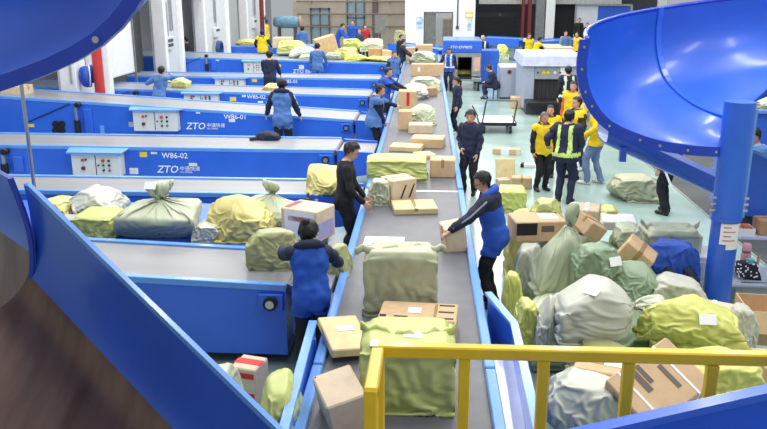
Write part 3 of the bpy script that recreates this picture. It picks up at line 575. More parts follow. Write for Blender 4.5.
for u, m_, r_ in ((.1, INK, .03), (.3, YEL, .06), (.45, YEL, .06), (.68, PAPER, .05), (.86, DRED, .035)):
    wobj('panel_symbol', cyl((t0.x+(t1.x-t0.x)*u, c.y-.01, (t0.z+zb)/2), (t0.x+(t1.x-t0.x)*u, c.y, (t0.z+zb)/2), r_, 6), m_, x2)
q = PY(566, 72, c.y); wobj('notice', box(q.x-.18, q.x+.12, c.y-.01, c.y, q.z-.2, q.z+.15), PAPER, x2)
# platform trolley
a, b = PZ(481, 133, 0), PZ(513, 133, 0); y0, y1 = a.y-.1, a.y+1.15
tr_ = empty('platform_trolley', ((a.x+b.x)/2, (y0+y1)/2, 0)); tag(tr_, 'flat platform trolley with white deck and steel hoop handle', 'trolley')
wobj('deck', box(a.x-.05, b.x+.05, y0, y1, .24, .3), mat('deck_white', (232, 226, 224), .5, var=.06), tr_, bevel=.01)
wobj('deck_edge', join(box(a.x-.07, b.x+.07, y0-.02, y0, .22, .31), box(a.x-.07, a.x-.05, y0, y1, .22, .31), box(b.x+.05, b.x+.07, y0, y1, .22, .31)), BLACK, tr_)
h0, h1 = PY(486.5, 101, y0), PY(517.5, 103, y0)
wobj('handle', tube([(a.x+.02, y0+.02, .3), (h0.x, y0+.02, h0.z), (h0.x+.03, y0+.02, h0.z+.02), (h1.x-.03, y0+.02, h0.z+.01), (h1.x, y0+.02, h0.z-.02), (b.x-.02, y0+.02, .3)], .022, 8), mat('dark_steel', (90, 92, 96), .4, .5), tr_)
wobj('side_arm', tube([(a.x-.05, y1-.1, .3), (a.x-.22, y1-.3, .62)], .022, 8), mat('dark_steel', (1, 1, 1)), tr_)
for x in (a.x+.08, b.x-.08):
    for y in (y0+.1, y1-.12):
        wl = wobj('wheel', cyl((x-.03, y, .1), (x+.03, y, .1), .1, 16), BLACK, tr_, smooth=True, auto=40); obj('hub', cyl((x-.04, y, .1), (x+.04, y, .1), .04, 10), STEEL, wl); obj('fork', box(x-.05, x+.05, y-.04, y+.04, .2, .24), STEEL, wl)
# blue belt conveyors at the far end
def far_conveyor(pts, wd, label, zt=.9, th=.35):
    p0, p1 = [Vector(p) for p in pts]; d = (p1-p0); L = d.length; e = empty('feeder_conveyor', (p0.x, p0.y, 0), math.atan2(d.y, d.x)); tag(e, label, 'conveyor')
    s0, s1 = p0.z, p1.z
    q = lambda y0, y1, a0, a1: hexa([(0, y0, s0+a0), (L, y0, s1+a0), (L, y1, s1+a0), (0, y1, s0+a0), (0, y0, s0+a1), (L, y0, s1+a1), (L, y1, s1+a1), (0, y1, s0+a1)])
    obj('side_panel', q(-.05, .05, -th, .04), BLUE, e); obj('side_panel', q(wd-.05, wd+.05, -th, .04), BLUE, e); obj('belt', q(.05, wd-.05, -.05, 0), RIM, e)
    for u in (.08, .92):
        for y in (0, wd): obj('leg', box(L*u-.06, L*u+.06, y-.04, y+.04, 0, s0+(s1-s0)*u-th), BLUE, e)
    return e
far_conveyor([PY(388, 44, 40), PY(438, 50, 39)], 1.2, 'light blue feeder conveyor crossing before the white office')
far_conveyor([PY(478, 38, 44.4), PY(519, 40, 43.4)], 1.4, 'blue feeder conveyor under the dark loading dock beam')
far_conveyor([PY(530, 43, 46.2), PY(583, 40, 46.8)], 1.8, 'wide blue feeder conveyor below the white column')
far_conveyor([PY(584, 40, 52), PY(640, 36, 53)], 2.0, 'blue feeder conveyor under the truck with the blue side')
# right hand long conveyor behind the spiral chute and boxed conveyor at the edge
lt0, lt1 = PY(608, 128, 10.3), PY(722, 181, 10.3)
_d = V3(lt1-lt0)
trough(sp, [(V3(lt0)+_d*t, (0, -1, 0)) for t in np.linspace(0, 1.25, 6)], smoothprof([(0, 0), (.02, -.07), (0, -.15), (-.1, -.2), (-.5, -.2), (-.62, -.1), (-.64, .04)]), mt=[BLUE, WMETAL], worn=9, name='lower_trough')
wobj('lower_rim', sqtube(V3(lt0), V3(lt0)+_d*1.25, .035, .03), RIM, sp)
q = PY(623, 147, 10.28); wobj('hanger_bracket', box(q.x-.04, q.x+.04, 10.22, 10.3, PY(623, 161, 10.28).z, q.z), BLUE, sp)
rk = empty('loading_conveyor', (7.4, 13.5, 0)); tag(rk, 'raised blue conveyor with sacks on it at the right edge behind the boy', 'conveyor')
a = PY(752, 113, 13.2); zk = a.z
wobj('side_panel', box(a.x-.12, 9.4, 13.2, 13.25, .15, zk), BLUE, rk); wobj('side_panel', box(a.x-.12, 9.4, 14.3, 14.35, .15, zk), BLUE, rk); wobj('rim', box(a.x-.12, 9.4, 13.15, 13.27, zk, zk+.05), RIM, rk); wobj('belt', box(a.x-.12, 9.4, 13.27, 14.3, zk-.05, zk+.02), BELT2, rk); wobj('end_panel', box(a.x-.14, a.x-.1, 13.25, 14.3, .15, zk), BLUE, rk)
for x in (a.x+.1, 9.0): wobj('leg', box(x, x+.1, 13.3, 13.4, 0, .15), BLACK, rk)
a, b = PY(738, 147, 10.2), PY(767, 166, 10.2)
bx = empty('side_guard', (a.x+.8, 10.3, 0)); tag(bx, 'broad blue guard panel with sloping pale edge right of the pole', 'guard')
sl = (b.z-a.z)/(b.x-a.x); X1 = 6.2
za = a.z; zb2 = a.z+sl*(X1-a.x)
wobj('panel', hexa([(a.x-.05, 10.2, 1.05), (X1, 10.2, .75), (X1, 10.26, .75), (a.x-.05, 10.26, 1.05), (a.x-.05, 10.2, za-sl*.05), (X1, 10.2, max(zb2, .95)), (X1, 10.26, max(zb2, .95)), (a.x-.05, 10.26, za-sl*.05)]), BLUE, bx)
wobj('edge', sqtube((a.x-.05, 10.23, za-sl*.05+.02), (X1, 10.23, max(zb2, .95)+.02), .1, .04), RIM, bx)
for x in (a.x+.1, X1-.3): wobj('leg', box(x-.05, x+.05, 10.2, 10.3, 0, 1.1), BLUE, bx)
# ------------------------------------------------------------------ sacks, cartons and other loose things
def place(x0, x1, y0, y1, ly, Y=None, z=None, back=.5, zmin=0.0):
    xc = (x0+x1)/2
    p = PZ(xc, y1, z) if z is not None else PY(xc, y1, Y)
    if p.z < 0 and zmin == 0: p = PZ(xc, y1, 0)
    p.z = max(p.z, zmin)
    m = PY(xc, (y0+y1)/2, p.y+ly/2); zt = PY(xc, y0, p.y+ly*back).z
    return (m.x, p.y+ly/2, p.z), ((x1-x0)*scl(m), ly, max(zt-p.z, .04))
def sack_radius(D, planes, p=11.0):
    nr, d = planes; q = np.maximum(D @ nr.T, 0)/d
    return (q**p).sum(1)**(-1/p)
_grid = {}
def cube_dirs(n):
    if n in _grid: return _grid[n]
    idx = {}; vs = []; fs = []
    def vid(k):
        if k not in idx: idx[k] = len(vs); vs.append(k)
        return idx[k]
    for ax in range(3):
        for s in (0, n):
            for i in range(n):
                for j in range(n):
                    q = []
                    for a, b in ((i, j), (i+1, j), (i+1, j+1), (i, j+1)):
                        k = [0, 0, 0]; k[ax] = s; k[(ax+1) % 3] = a; k[(ax+2) % 3] = b; q.append(vid(tuple(k)))
                    fs.append(tuple(q if s else q[::-1]))
    D = np.tan((V3(vs)/n*2-1)*math.pi/4); D /= np.linalg.norm(D, axis=1)[:, None]
    _grid[n] = (D, fs); return _grid[n]
def sack_geo(size, seed, n=18, cuts=7, wr=1.0, extra=(), p=11.0, boxy=.0):
    rg = np.random.default_rng(seed); D, fs = cube_dirs(n)
    N = [(1, 0, 0), (-1, 0, 0), (0, 1, 0), (0, -1, 0), (0, 0, 1), (0, 0, -1)]; d = [1.0]*6
    for k in range(6): N[k] = tuple(V3(N[k])+rg.normal(0, .10*(1-boxy), 3))
    for k in range(cuts):
        v = rg.normal(0, 1, 3); v[2] = abs(v[2])*.8 if k % 2 else v[2]; v /= np.linalg.norm(v); N.append(tuple(v)); d.append(np.abs(v).sum()*rg.uniform(.70, .92+.1*boxy))
    for v, dd in extra: N.append(tuple(V3(v)/np.linalg.norm(v))); d.append(dd)
    N = V3(N); N /= np.linalg.norm(N, axis=1)[:, None]; planes = (N, V3(d))
    hs = V3(size)/2; m = max(size)
    f1 = 2.2/m; off = Vector(rg.uniform(0, 50, 3)); a1 = rg.normal(0, 1, 3); a1 /= np.linalg.norm(a1); ph = rg.uniform(0, 6)
    def radius(Q):
        r = sack_radius(Q, planes, p); P = Q*r[:, None]*hs; out = []
        for k, q in enumerate(P):
            v = Vector(q)*f1+off; w1 = noise.noise(v*2.0); w2 = noise.noise(v*4.3+Vector((7, 3, 1)))
            fold = math.sin(9*q.dot(a1)/m*2+ph+5*w1)
            rid = (1-abs(w1))**3*.05-.035+(1-abs(w2))**4*.035-.015+.012*fold
            out.append(1+wr*rid*(.4+.6*min(1, max(0, Q[k][2]+.9))))
        return r*np.array(out)
    r = radius(D); P = D*r[:, None]*hs
    lo, hi = P.min(0), P.max(0); sc = V3(size)/(hi-lo); ce = (lo+hi)/2
    fit = lambda P_: (P_-ce)*sc+V3((0, 0, size[2]/2))
    return (fit(P), fs), (lambda Q, k=0.0: fit(Q*(radius(Q)[:, None])*hs)+Q*k)
def neck_geo(L, r0, r1, r2, seed, bend=.3):
    rg = random.Random(seed); k = rg.randint(5, 7); ph = rg.uniform(0, 6); rings = []; n = 28
    for i in range(9):
        t = i/8; r = r0+(r1-r0)*min(1, t/.45)**.7 if t < .45 else r1+(r2-r1)*((t-.45)/.55)**1.2
        a = np.linspace(0, 2*math.pi, n, endpoint=False); am = .10+.25*t
        rr = r*(1+am*np.sin(k*a+ph+t*1.5)+.12*np.sin(2*a+ph))
        rings.append(np.stack([rr*np.cos(a)+bend*L*t*t, rr*np.sin(a)*(.75), t*L+.04*np.sin(3*a+ph)*t*L*2], 1))
    return loft(rings)
# cloth sacks: a slack bag settles over its contents (position based dynamics), a few prototypes are then fitted to each sack
_edges = {}
def cloth_edges(n):
    if n in _edges: return _edges[n]
    D, fs = cube_dirs(n); E = set(); S4 = {}
    for q in fs:
        for a, b in ((0, 1), (1, 2), (2, 3), (3, 0)): E.add((min(q[a], q[b]), max(q[a], q[b]))); S4.setdefault(q[a], set()).add(q[b]); S4.setdefault(q[b], set()).add(q[a])
    W = [(a, b, 1.0) for a, b in E]
    for q in fs: W += [(q[0], q[2], .6), (q[1], q[3], .6)]
    for b, nb in S4.items():
        nb = list(nb)
        for x in range(len(nb)):
            for y in range(x):
                u, v = D[nb[x]]-D[b], D[nb[y]]-D[b]
                if u.dot(v)/np.linalg.norm(u)/np.linalg.norm(v) < -.8: W.append((nb[x], nb[y], .08))
    W = np.array(W); _edges[n] = (W[:, 0].astype(int), W[:, 1].astype(int), W[:, 2]); return _edges[n]
def settle(seed, kind, n=28, steps=52, iters=5):
    rg = np.random.default_rng(seed); D, fs = cube_dirs(n); I, J, K = cloth_edges(n); Nv = len(D)
    hs, slack, cuts, axis = {'soft': ((.45, .33, .30), 1.13, 9, None), 'boxy': ((.42, .30, .28), 1.08, 2, None), 'up': ((.36, .30, .30), 1.09, 7, 2), 'tall': ((.24, .22, .46), 1.08, 5, 2), 'side': ((.42, .32, .28), 1.09, 8, 0), 'lumpy': ((.45, .34, .28), 1.18, 12, None)}[kind]
    hs = V3(hs); c0 = V3((0, 0, hs[2])); B6 = [(1, 0, 0), (-1, 0, 0), (0, 1, 0), (0, -1, 0), (0, 0, 1), (0, 0, -1)]
    Np = [tuple(V3(v)+rg.normal(0, .07 if kind != 'boxy' else .02, 3)*(k < 5)) for k, v in enumerate(B6)]; dp = [1.0]*6
    for k in range(cuts):
        v = rg.normal(0, 1, 3); v[2] = rg.choice([1.1, .7, .3, -.5], p=[.35, .3, .2, .15])*np.linalg.norm(v[:2]); v /= np.linalg.norm(v); Np.append(tuple(v)); dp.append(np.abs(v).sum()*rg.uniform(.50, .80) if kind != 'boxy' else np.abs(v).sum()*rg.uniform(.86, .97))
    Np = V3(Np); Np /= np.linalg.norm(Np, axis=1)[:, None]; dp = V3(dp)
    X = D*sack_radius(D, (Np, dp), 24.0)[:, None]*hs*.985+c0
    ext = None
    if axis is not None:                                  # long throat that is tied off
        t = (X[:, axis]-c0[axis])/hs[axis]; lo_ = .35; ext = np.clip((t-lo_)/(t.max()-lo_), 0, 1)
        X[:, axis] += ext*.42
        for a in range(3):
            if a != axis: m0 = c0[a]+(.0 if a != 2 else .02); X[:, a] = m0+(X[:, a]-m0)*(1-.4*ext)
    L = np.linalg.norm(X[I]-X[J], axis=1)*slack; X = X+rg.normal(0, .010, X.shape); V = np.zeros_like(X)
    lowf = V3([noise.noise_vector(Vector(p)*6+Vector((seed, 0, 0)))*.045+noise.noise_vector(Vector(p)*14+Vector((0, seed, 0)))*.02 for p in X]); X = X+lowf
    cnt = np.bincount(I, K, Nv)+np.bincount(J, K, Nv); free = np.ones(Nv, bool) if ext is None else ext < .3
    for st in range(steps):
        V *= .80; V[:, 2] -= .00035
        if ext is not None: V[ext > .5, 2] += .0003
        P = X+V
        for it in range(iters):
            d = P[I]-P[J]; l = np.linalg.norm(d, axis=1)+1e-9; w = (l-L)/l*.5*K; dd = d*w[:, None]
            for a in range(3): P[:, a] += (np.bincount(J, dd[:, a], Nv)-np.bincount(I, dd[:, a], Nv))/cnt*1.7
            U = (P-c0)/hs
            for v, q in zip(Np, dp):                      # the load presses from inside, the neighbours from outside
                ov = U @ v-q; m = (ov > 0) & free; U[m] -= ov[m, None]*v
            r = np.linalg.norm(U, axis=1)+1e-9; rin = sack_radius(U/r[:, None], (Np, dp), 24.0)*.86; m = (r < rin) & free
            U[m] *= (rin[m]/r[m])[:, None]; P = np.where(free[:, None], c0+U*hs, P)
            if ext is not None:
                k = min(1, st/(steps*.5)); rp = .30*(1-k)+.045*k; band = (ext > .42) & (ext < .58)
                oth = [a for a in range(3) if a != axis]; cc = c0[oth]
                q = P[:, oth][band]-cc; r = np.linalg.norm(q, axis=1)+1e-9; P[np.ix_(np.where(band)[0], oth)] = cc+q*np.minimum(1, rp/r)[:, None]
                P[band, axis] += (c0[axis]+hs[axis]*1.08-P[band, axis])*.08
                cap = ext >= .58; q = P[:, oth][cap]-cc; r = np.linalg.norm(q, axis=1)+1e-9; P[np.ix_(np.where(cap)[0], oth)] = cc+q*np.minimum(1, (.13+.15*(1-k))/r)[:, None]
            P[:, 2] = np.maximum(P[:, 2], 0)
        V = np.clip(P-X, -.02, .02); X = P
    A = np.zeros_like(X); nc = np.bincount(I, K > .9, Nv)+np.bincount(J, K > .9, Nv); m = K > .9
    for a in range(3): A[:, a] = (np.bincount(I[m], X[J[m], a], Nv)+np.bincount(J[m], X[I[m], a], Nv))/nc
    X = X*.72+A*.28
    lo_, hi_ = X.min(0), X.max(0); X = (X-(lo_+hi_)/2)/(hi_-lo_); X[:, 2] += .5
    return X, fs
PROTO = {k: [settle(sd, k, n) for sd in sds] for k, sds, n in (('soft', (1, 2, 3), 30), ('boxy', (4, 5), 30), ('up', (6, 7), 32), ('tall', (8,), 32), ('side', (9, 10), 32), ('lumpy', (11, 12, 13), 30))}
SMALL = {'soft': [settle(31, 'soft', 16, 30, 4), settle(32, 'lumpy', 16, 30, 4)]}
SEED = [100]
def sack(bb, ly, col, label, Y=None, z=None, kind='soft', lab=None, rz=0.0, tilt=(0, 0), group=None, name='mail_sack', cat='sack', back=.5, mt=None, small=False, flip=None, size=None, loc=None, zmin=0.0):
    SEED[0] += 1; sd = SEED[0]
    if loc is None: loc, size = place(*bb, ly, Y, z, back, zmin)
    pr = (SMALL['soft'] if small else PROTO[kind]); X, fs = pr[sd % len(pr)]; X = X.copy(); fl = (sd//2) % 2 if flip is None else flip
    if fl: X[:, 0] *= -1; fs = [q[::-1] for q in fs]
    if not flip and (sd//4) % 2 and kind not in ('side',): X[:, 1] *= -1; fs = [q[::-1] for q in fs]
    P = X*V3(size)
    o = obj(name, (P, fs), mt or SK[col], None, smooth=True, loc=loc, rot=(R(tilt[0]), R(tilt[1]), R(rz))); tag(o, label, cat, group)
    if lab:
        c = P.mean(0); d = V3(lab)/np.linalg.norm(lab); q = (P-c); q /= np.linalg.norm(q, axis=1)[:, None]; i = (q @ d+.15*np.linalg.norm(P-c, axis=1)).argmax()
        near = np.linalg.norm(P-P[i], axis=1) < .09; nb = P[near]; cc = nb.mean(0); u_, s_, vt = np.linalg.svd(nb-cc); nn = vt[2]
        if nn.dot(P[i]-c) < 0: nn = -nn
        e1 = np.cross((0, 0, 1), nn) if abs(nn[2]) < .95 else V3((1, 0, 0)); e1 = e1/np.linalg.norm(e1); e2 = np.cross(nn, e1)
        h = ((nb-cc) @ nn).max()+.004; g = [cc+nn*h+e1*a*.075+e2*b*.05 for b in (-1, 1) for a in (-1, 1)]; g += [p-nn*.004 for p in g]
        lb = obj('label', (V3(g), [(0, 1, 3, 2), (4, 6, 7, 5), (0, 4, 5, 1), (2, 3, 7, 6), (0, 2, 6, 4), (1, 5, 7, 3)]), PAPER, o)
    return o
def hem(o, size, mt, w=1.12, h=.1, seed=1, ears=.1):
    """gathered upper edge of an upright sack: a thick wavy band with a lifted corner at both ends"""
    n = 36; rings = []
    for i in range(n+1):
        t = i/n; x = (t-.5)*size[0]*w; wv = .018*math.sin(t*23+seed)+.012*math.sin(t*51+seed*2)
        up_ = ears*(abs(2*t-1))**5; y = -.05*math.cos(t*math.pi*2+seed)+wv; th = .05*(1-.75*abs(2*t-1)**3); zc = size[2]-.03+up_+wv*.6
        rings.append(V3([(x, y-th, zc-h*.5), (x, y-th*.6, zc+h*.35), (x, y+th*.2, zc+h*.5), (x, y+th, zc+h*.1), (x, y+th*.8, zc-h*.5)]))
    return obj('gathered_hem', loft(rings), mt, o, smooth=True)
def carton(bb, ly, label, Y=None, z=None, rz=0.0, tilt=(0, 0), mt=None, tape='x', lab=None, size=None, loc=None, group=None, band=None, name='carton', cat='box', back=1.0, flaps=False, tm=None, zmin=0.0):
    if loc is None or size is None:
        l_, s_ = place(*bb, ly, Y, z, back, zmin); loc = loc or l_; size = size or s_
    a, b, h = size; k = mt or KRAFT
    if flaps:                                            # open-topped carton
        t = .012; g = join(box(-a/2, a/2, -b/2, b/2, 0, t), box(-a/2, -a/2+t, -b/2, b/2, t, h), box(a/2-t, a/2, -b/2, b/2, t, h), box(-a/2+t, a/2-t, -b/2, -b/2+t, t, h), box(-a/2+t, a/2-t, b/2-t, b/2, t, h))
        o = obj(name, g, k, None, loc=loc, rot=(R(tilt[0]), R(tilt[1]), R(rz)))
        obj('flap', hexa([(-a/2, -b/2-.004, h), (a/2, -b/2-.004, h), (a/2, -b/2+.006, h), (-a/2, -b/2+.006, h), (-a/2, -b/2-.1, h-.2), (a/2, -b/2-.1, h-.2), (a/2, -b/2-.09, h-.2), (-a/2, -b/2-.09, h-.2)]), k, o)
    else:
        o = obj(name, box(-a/2, a/2, -b/2, b/2, 0, h), k, None, loc=loc, rot=(R(tilt[0]), R(tilt[1]), R(rz)), bevel=min(.012, h*.12))
    e = .0025; T = tm or TAPE
    if tape and not flaps:
        wt = min(.05, b*.15, a*.15)
        if tape == 'x': obj('tape', join(box(-a/2-e, a/2+e, -wt/2, wt/2, h, h+e), box(-a/2-e, -a/2, -wt/2, wt/2, h*.6, h), box(a/2, a/2+e, -wt/2, wt/2, h*.6, h)), T, o)
        else: obj('tape', join(box(-wt/2, wt/2, -b/2-e, b/2+e, h, h+e), box(-wt/2, wt/2, -b/2-e, -b/2, h*.55, h), box(-wt/2, wt/2, b/2, b/2+e, h*.6, h)), T, o)
    if lab:
        u, v, w_, l_ = lab; obj('label', box(u*a-w_/2, u*a+w_/2, v*b-l_/2, v*b+l_/2, h+e, h+2*e), PAPER, o)
    if band: 
        for (f, x0, x1, z0, z1, m_) in band:               # printed marks on front 'f', top 't', left 'l' or right 'r' face, fractions of the face
            if f == 'f': q = box(-a/2+x0*a, -a/2+x1*a, -b/2-e, -b/2, z0*h, z1*h)
            elif f == 't': q = box(-a/2+x0*a, -a/2+x1*a, -b/2+z0*b, -b/2+z1*b, h, h+e*1.5)
            elif f == 'l': q = box(-a/2-e, -a/2, -b/2+x0*b, -b/2+x1*b, z0*h, z1*h)
            else: q = box(a/2, a/2+e, -b/2+x0*b, -b/2+x1*b, z0*h, z1*h)
            obj('print_mark', q, m_, o)
    return tag(o, label, cat, group)

# ---- on the main belt, from the camera outwards
o = sack((360, 455, 329, 417), .62, 'L', 'lime sack drawn over a box lying by the railing corner', z=BZ, kind='boxy', lab=(.15, -.2, 1))
hem(o, (o.dimensions.x, .6, o.dimensions.z), SK['L'], 1.0, .07, 3, .03)
carton((380, 457, 302, 342), .42, 'brown carton with dark tape dashes and a white label on the main belt', z=BZ, rz=-4, lab=(-.05, 0, .12, .13), tape=None, band=[('t', .02, .1, .1, .2, INK), ('t', .7, .74, .1, .9, TAPE), ('t', .76, .96, .1, .17, INK), ('t', .76, .96, .45, .52, INK), ('t', .76, .96, .82, .89, INK), ('t', .2, .38, .12, .17, INK)])
o = sack((363, 438, 246, 318), .42, 'O', 'upright olive-grey sack with gathered top edge standing on the main belt', z=BZ, kind='boxy')
o.data.materials[0] = SK['K']; hem(o, (o.dimensions.x, .42, o.dimensions.z), SK['K'], 1.2, .07, 5, .0)
carton((320, 371, 312, 352), .36, 'flat cream padded parcel hanging over the left belt rail', loc=(PZ(344, 334, .93).x, PZ(344, 334, .93).y, .875), size=(.36, .62, .08), rz=20, tilt=(4, 3), mt=ENV, tape=None, lab=(.05, .1, .16, .1), name='padded_parcel', cat='parcel')
carton((318, 372, 364, 429), .5, 'plain tan carton standing tilted between guard plate and belt', loc=(PZ(346, 402, .9).x+.03, PZ(346, 402, .9).y-.02, .62), size=(.30, .40, .50), rz=22, tilt=(8, -12), mt=KRAFT2, tape=None, band=[('t', .06, .09, .92, .95, INK)])
carton((378, 406, 236, 246), .2, 'white flattened carton lying behind the upright sack', z=BZ, mt=PAPER, tape=None, loc=(PZ(384, 243, BZ).x, PZ(384, 243, BZ).y, BZ), size=(.5, .34, .03))
carton((386, 442, 199, 218), .42, 'kraft paper parcel lying alone on the bare grey belt', z=BZ, rz=9, loc=(PZ(414, 211, BZ).x, PZ(414, 211, BZ).y+.05, BZ), size=(.62, .50, .09), mt=ENV, tape='y', name='paper_parcel', cat='parcel')
o = carton((380, 417, 178, 207), .42, 'carton printed with black feather marks beside the man in black', z=BZ, rz=32, loc=(PZ(399, 204, BZ).x-.02, PZ(399, 204, BZ).y+.2, BZ), size=(.42, .362, .36), mt=KRAFT2, tape='x')
for (cx, s, fr_) in ((-.02, 1, 'f'), (.12, 1, 'f'), (-.02, .75, 'l')):
    for k in range(3):
        a0 = .08+.05*k
        if fr_ == 'f': m = hexa([(cx-.05+.02*k, -.183, a0), (cx-.02+.02*k, -.183, a0), (cx-.02+.02*k, -.181, a0), (cx-.05+.02*k, -.181, a0), (cx+.0+.02*k, -.183, a0+.1), (cx+.02+.02*k, -.183, a0+.1), (cx+.02+.02*k, -.181, a0+.1), (cx+.0+.02*k, -.181, a0+.1)])
        else: m = hexa([(-.203, .08-.03*k, a0), (-.201, .08-.03*k, a0), (-.201, .05-.03*k, a0), (-.203, .05-.03*k, a0), (-.203, .03-.03*k, a0+.09), (-.201, .03-.03*k, a0+.09), (-.201, .01-.03*k, a0+.09), (-.203, .01-.03*k, a0+.09)])
        obj('print_mark', m, INK, o)
sack((368, 392, 178, 206), .4, 'G', 'pale green sack slumped behind the feather-printed carton', z=BZ)
sack((366, 428, 156, 182), .6, 'L', 'lime sack pulled tight over a long box on the main belt', z=BZ, kind='boxy')
carton((432, 460, 155, 178), .40, 'square brown carton with taped seam at the right belt rail', z=BZ, tape='y', lab=(.05, .1, .14, .1), loc=(PZ(446, 178, BZ).x-.06, PZ(446, 178, BZ).y+.2, BZ), size=(.42, .38, .30))
carton((424, 436, 154, 165), .3, 'cream envelope tucked against the square brown carton', z=BZ, mt=ENV, tape=None, name='paper_parcel', cat='parcel', loc=(PZ(424, 160, BZ).x, PZ(424, 160, BZ).y+.28, BZ), size=(.34, .36, .07), rz=20)
carton((388, 425, 143, 156), .45, 'cream padded parcel lying flat near the left belt rail', z=BZ, rz=-8, mt=ENV, tape=None, name='padded_parcel', cat='parcel', loc=(PZ(406, 152, BZ).x, PZ(406, 152, BZ).y+.2, BZ), size=(.62, .40, .10))
carton((409, 445, 136, 150), .5, 'taped flat brown carton on the belt beyond the cream padded parcel', z=BZ, rz=-7, tape='x', tm=TAPEW, loc=(PZ(428, 149, BZ).x, PZ(428, 149, BZ).y+.3, BZ), size=(.64, .5, .19))
carton((407, 433, 127, 139), .4, 'smaller carton with white top behind the taped flat carton', z=BZ, mt=KRAFT2, tape='x', tm=TAPEW, loc=(PZ(420, 137, BZ).x, PZ(420, 137, BZ).y+.55, BZ), size=(.52, .4, .2))
sack((405, 437, 104, 126), .6, 'G', 'crumpled pale sack over the belt beside the man in a blue vest', kind='lumpy', z=BZ)
carton((398, 414, 109, 130), .4, 'tall carton at the left belt rail beside the crumpled pale sack', z=BZ, loc=(PZ(405, 130, BZ).x, PZ(405, 130, BZ).y+.15, BZ), size=(.30, .36, .42))
carton((398, 418, 92, 107), .5, 'carton with a red printed patch in reach of the vested men', z=BZ, loc=(PZ(407, 113, BZ).x, PZ(407, 113, BZ).y+.4, BZ), size=(.46, .46, .52), band=[('f', .45, .62, .3, .95, RINK)])
sack((400, 429, 84, 100), .8, 'W', 'whitish sack heaped behind the carton with red print', z=BZ)
carton((421, 434, 86, 97), .5, 'dusky brown parcel leaning on the whitish sack', z=BZ, mt=KRAFTD, rz=30, tape=None, loc=(PZ(428, 97, BZ).x, PZ(428, 97, BZ).y+.3, BZ), size=(.4, .4, .24))
sack((410, 441, 77, 92), .8, 'G', 'light green sack lying under the long brown carton', z=BZ)
carton((411, 443, 66, 80), .6, 'long brown carton with white label beyond the light green sack', z=BZ, loc=(PZ(427, 79, BZ).x, PZ(427, 79, BZ).y+1.1, BZ), size=(1.15, .5, .42), band=[('f', .2, .28, .4, .75, PAPER)])
sack((408, 437, 51, 64), 1.2, 'G', 'grey-green sack at the far end of the belt before the cartons', z=BZ)
carton((407, 425, 46, 53), .6, 'brown carton at the far belt end, left of a pair', z=BZ, loc=(PZ(414, 54, BZ).x-.15, 35.2, BZ), size=(.8, .7, .5))
carton((418, 435, 43, 53), .6, 'brown carton at the far belt end, right of a pair', z=BZ, loc=(PZ(428, 54, BZ).x-.15, 35.2, BZ), size=(.75, .7, .62))
# ---- heap on the sorting table
TZ = .86
sack((40, 78, 197, 232), .6, 'M', 'pale straw sack half hidden by the outlet chute', Y=9.7, zmin=.86)
sack((72, 128, 190, 246), .7, 'W', 'grey-white sack swelling between straw and lime sacks', kind='lumpy', Y=9.6, zmin=.86)
carton((62, 80, 214, 246), .3, 'flat grey panel carton standing before the grey-white sack', Y=9.2, zmin=.86, mt=mat('grey_board', (186, 182, 184), .7), tape=None, band=[('f', .92, .99, .4, .98, mat('rust', (150, 92, 80), .7))])
sack((80, 120, 211, 245), .55, 'L', 'boxy lime sack next to the big tied sack on the table', Y=9.05, zmin=.86, kind='boxy')
sack((119, 203, 180, 250), .85, 'G', 'biggest pale sack with a tall upright tied neck', kind='up', Y=9.0, zmin=.86, lab=(-.1, -.25, 1))
sack((194, 224, 222, 249), .45, 'W', 'small whitish sack between the big pale and the straw-yellow sack', Y=9.05, zmin=.86)
sack((205, 272, 196, 249), .75, 'M', 'angular straw-yellow sack stretched over boxes', Y=9.05, zmin=.86, kind='lumpy')
sack((246, 300, 180, 240), .6, 'G', 'pale green sack with its neck flopped over beside the straw-yellow one', kind='up', Y=9.75, zmin=.86)
carton((110, 122, 217, 232), .3, 'small brown carton wedged in the heap of sacks', Y=9.85, zmin=.86)
o = carton((286, 332, 214, 246), .5, 'white carton with red tape handed over by the woman with a bun', Y=9.05, zmin=.86, size=(.52, .44, .40), loc=(PY(307, 245, 9.3).x, 9.45, TZ), rz=-24, mt=KRAFT2, tape=None, band=[('f', .1, .95, .05, .95, PAPER), ('t', .05, .2, .1, .8, RINK), ('f', .2, .8, .62, .78, RINK), ('r', .1, .9, .1, .6, mat('lilac_ink', (176, 170, 206), .6))])
o.location.z = TZ
sack((246, 300, 230, 272), .42, 'O', 'olive sack being dragged over the first conveyor by the woman', z=.9, rz=12)
sack((326, 352, 244, 292), .35, 'O', 'olive sack draped over the belt end right of the woman with a bun', z=.62, Y=None)
sack((305, 350, 166, 208), .8, 'M', 'pale straw sack on the second conveyor end behind the man in black', kind='lumpy', Y=11.3, zmin=.82)
# dark jacket left on a belt, light blue stub
# ---- sacks on other loading conveyors
sack((164, 190, 78, 91), .7, 'L', 'lime sack grasped by the worker bent over a far conveyor', kind='side', Y=22.8, zmin=z5(PY(177, 90, 22.8).x))
sack((261, 285, 84, 92), .7, 'M', 'flat straw sack on the belt beside the man with a hood', Y=22.9, zmin=z5(PY(273, 90, 22.9).x))
sack((236, 258, 39, 48), 1.0, 'M', 'cream sack at the dock behind the yellow-vested worker', Y=38.4, zmin=z8(PY(247, 47, 38.4).x))
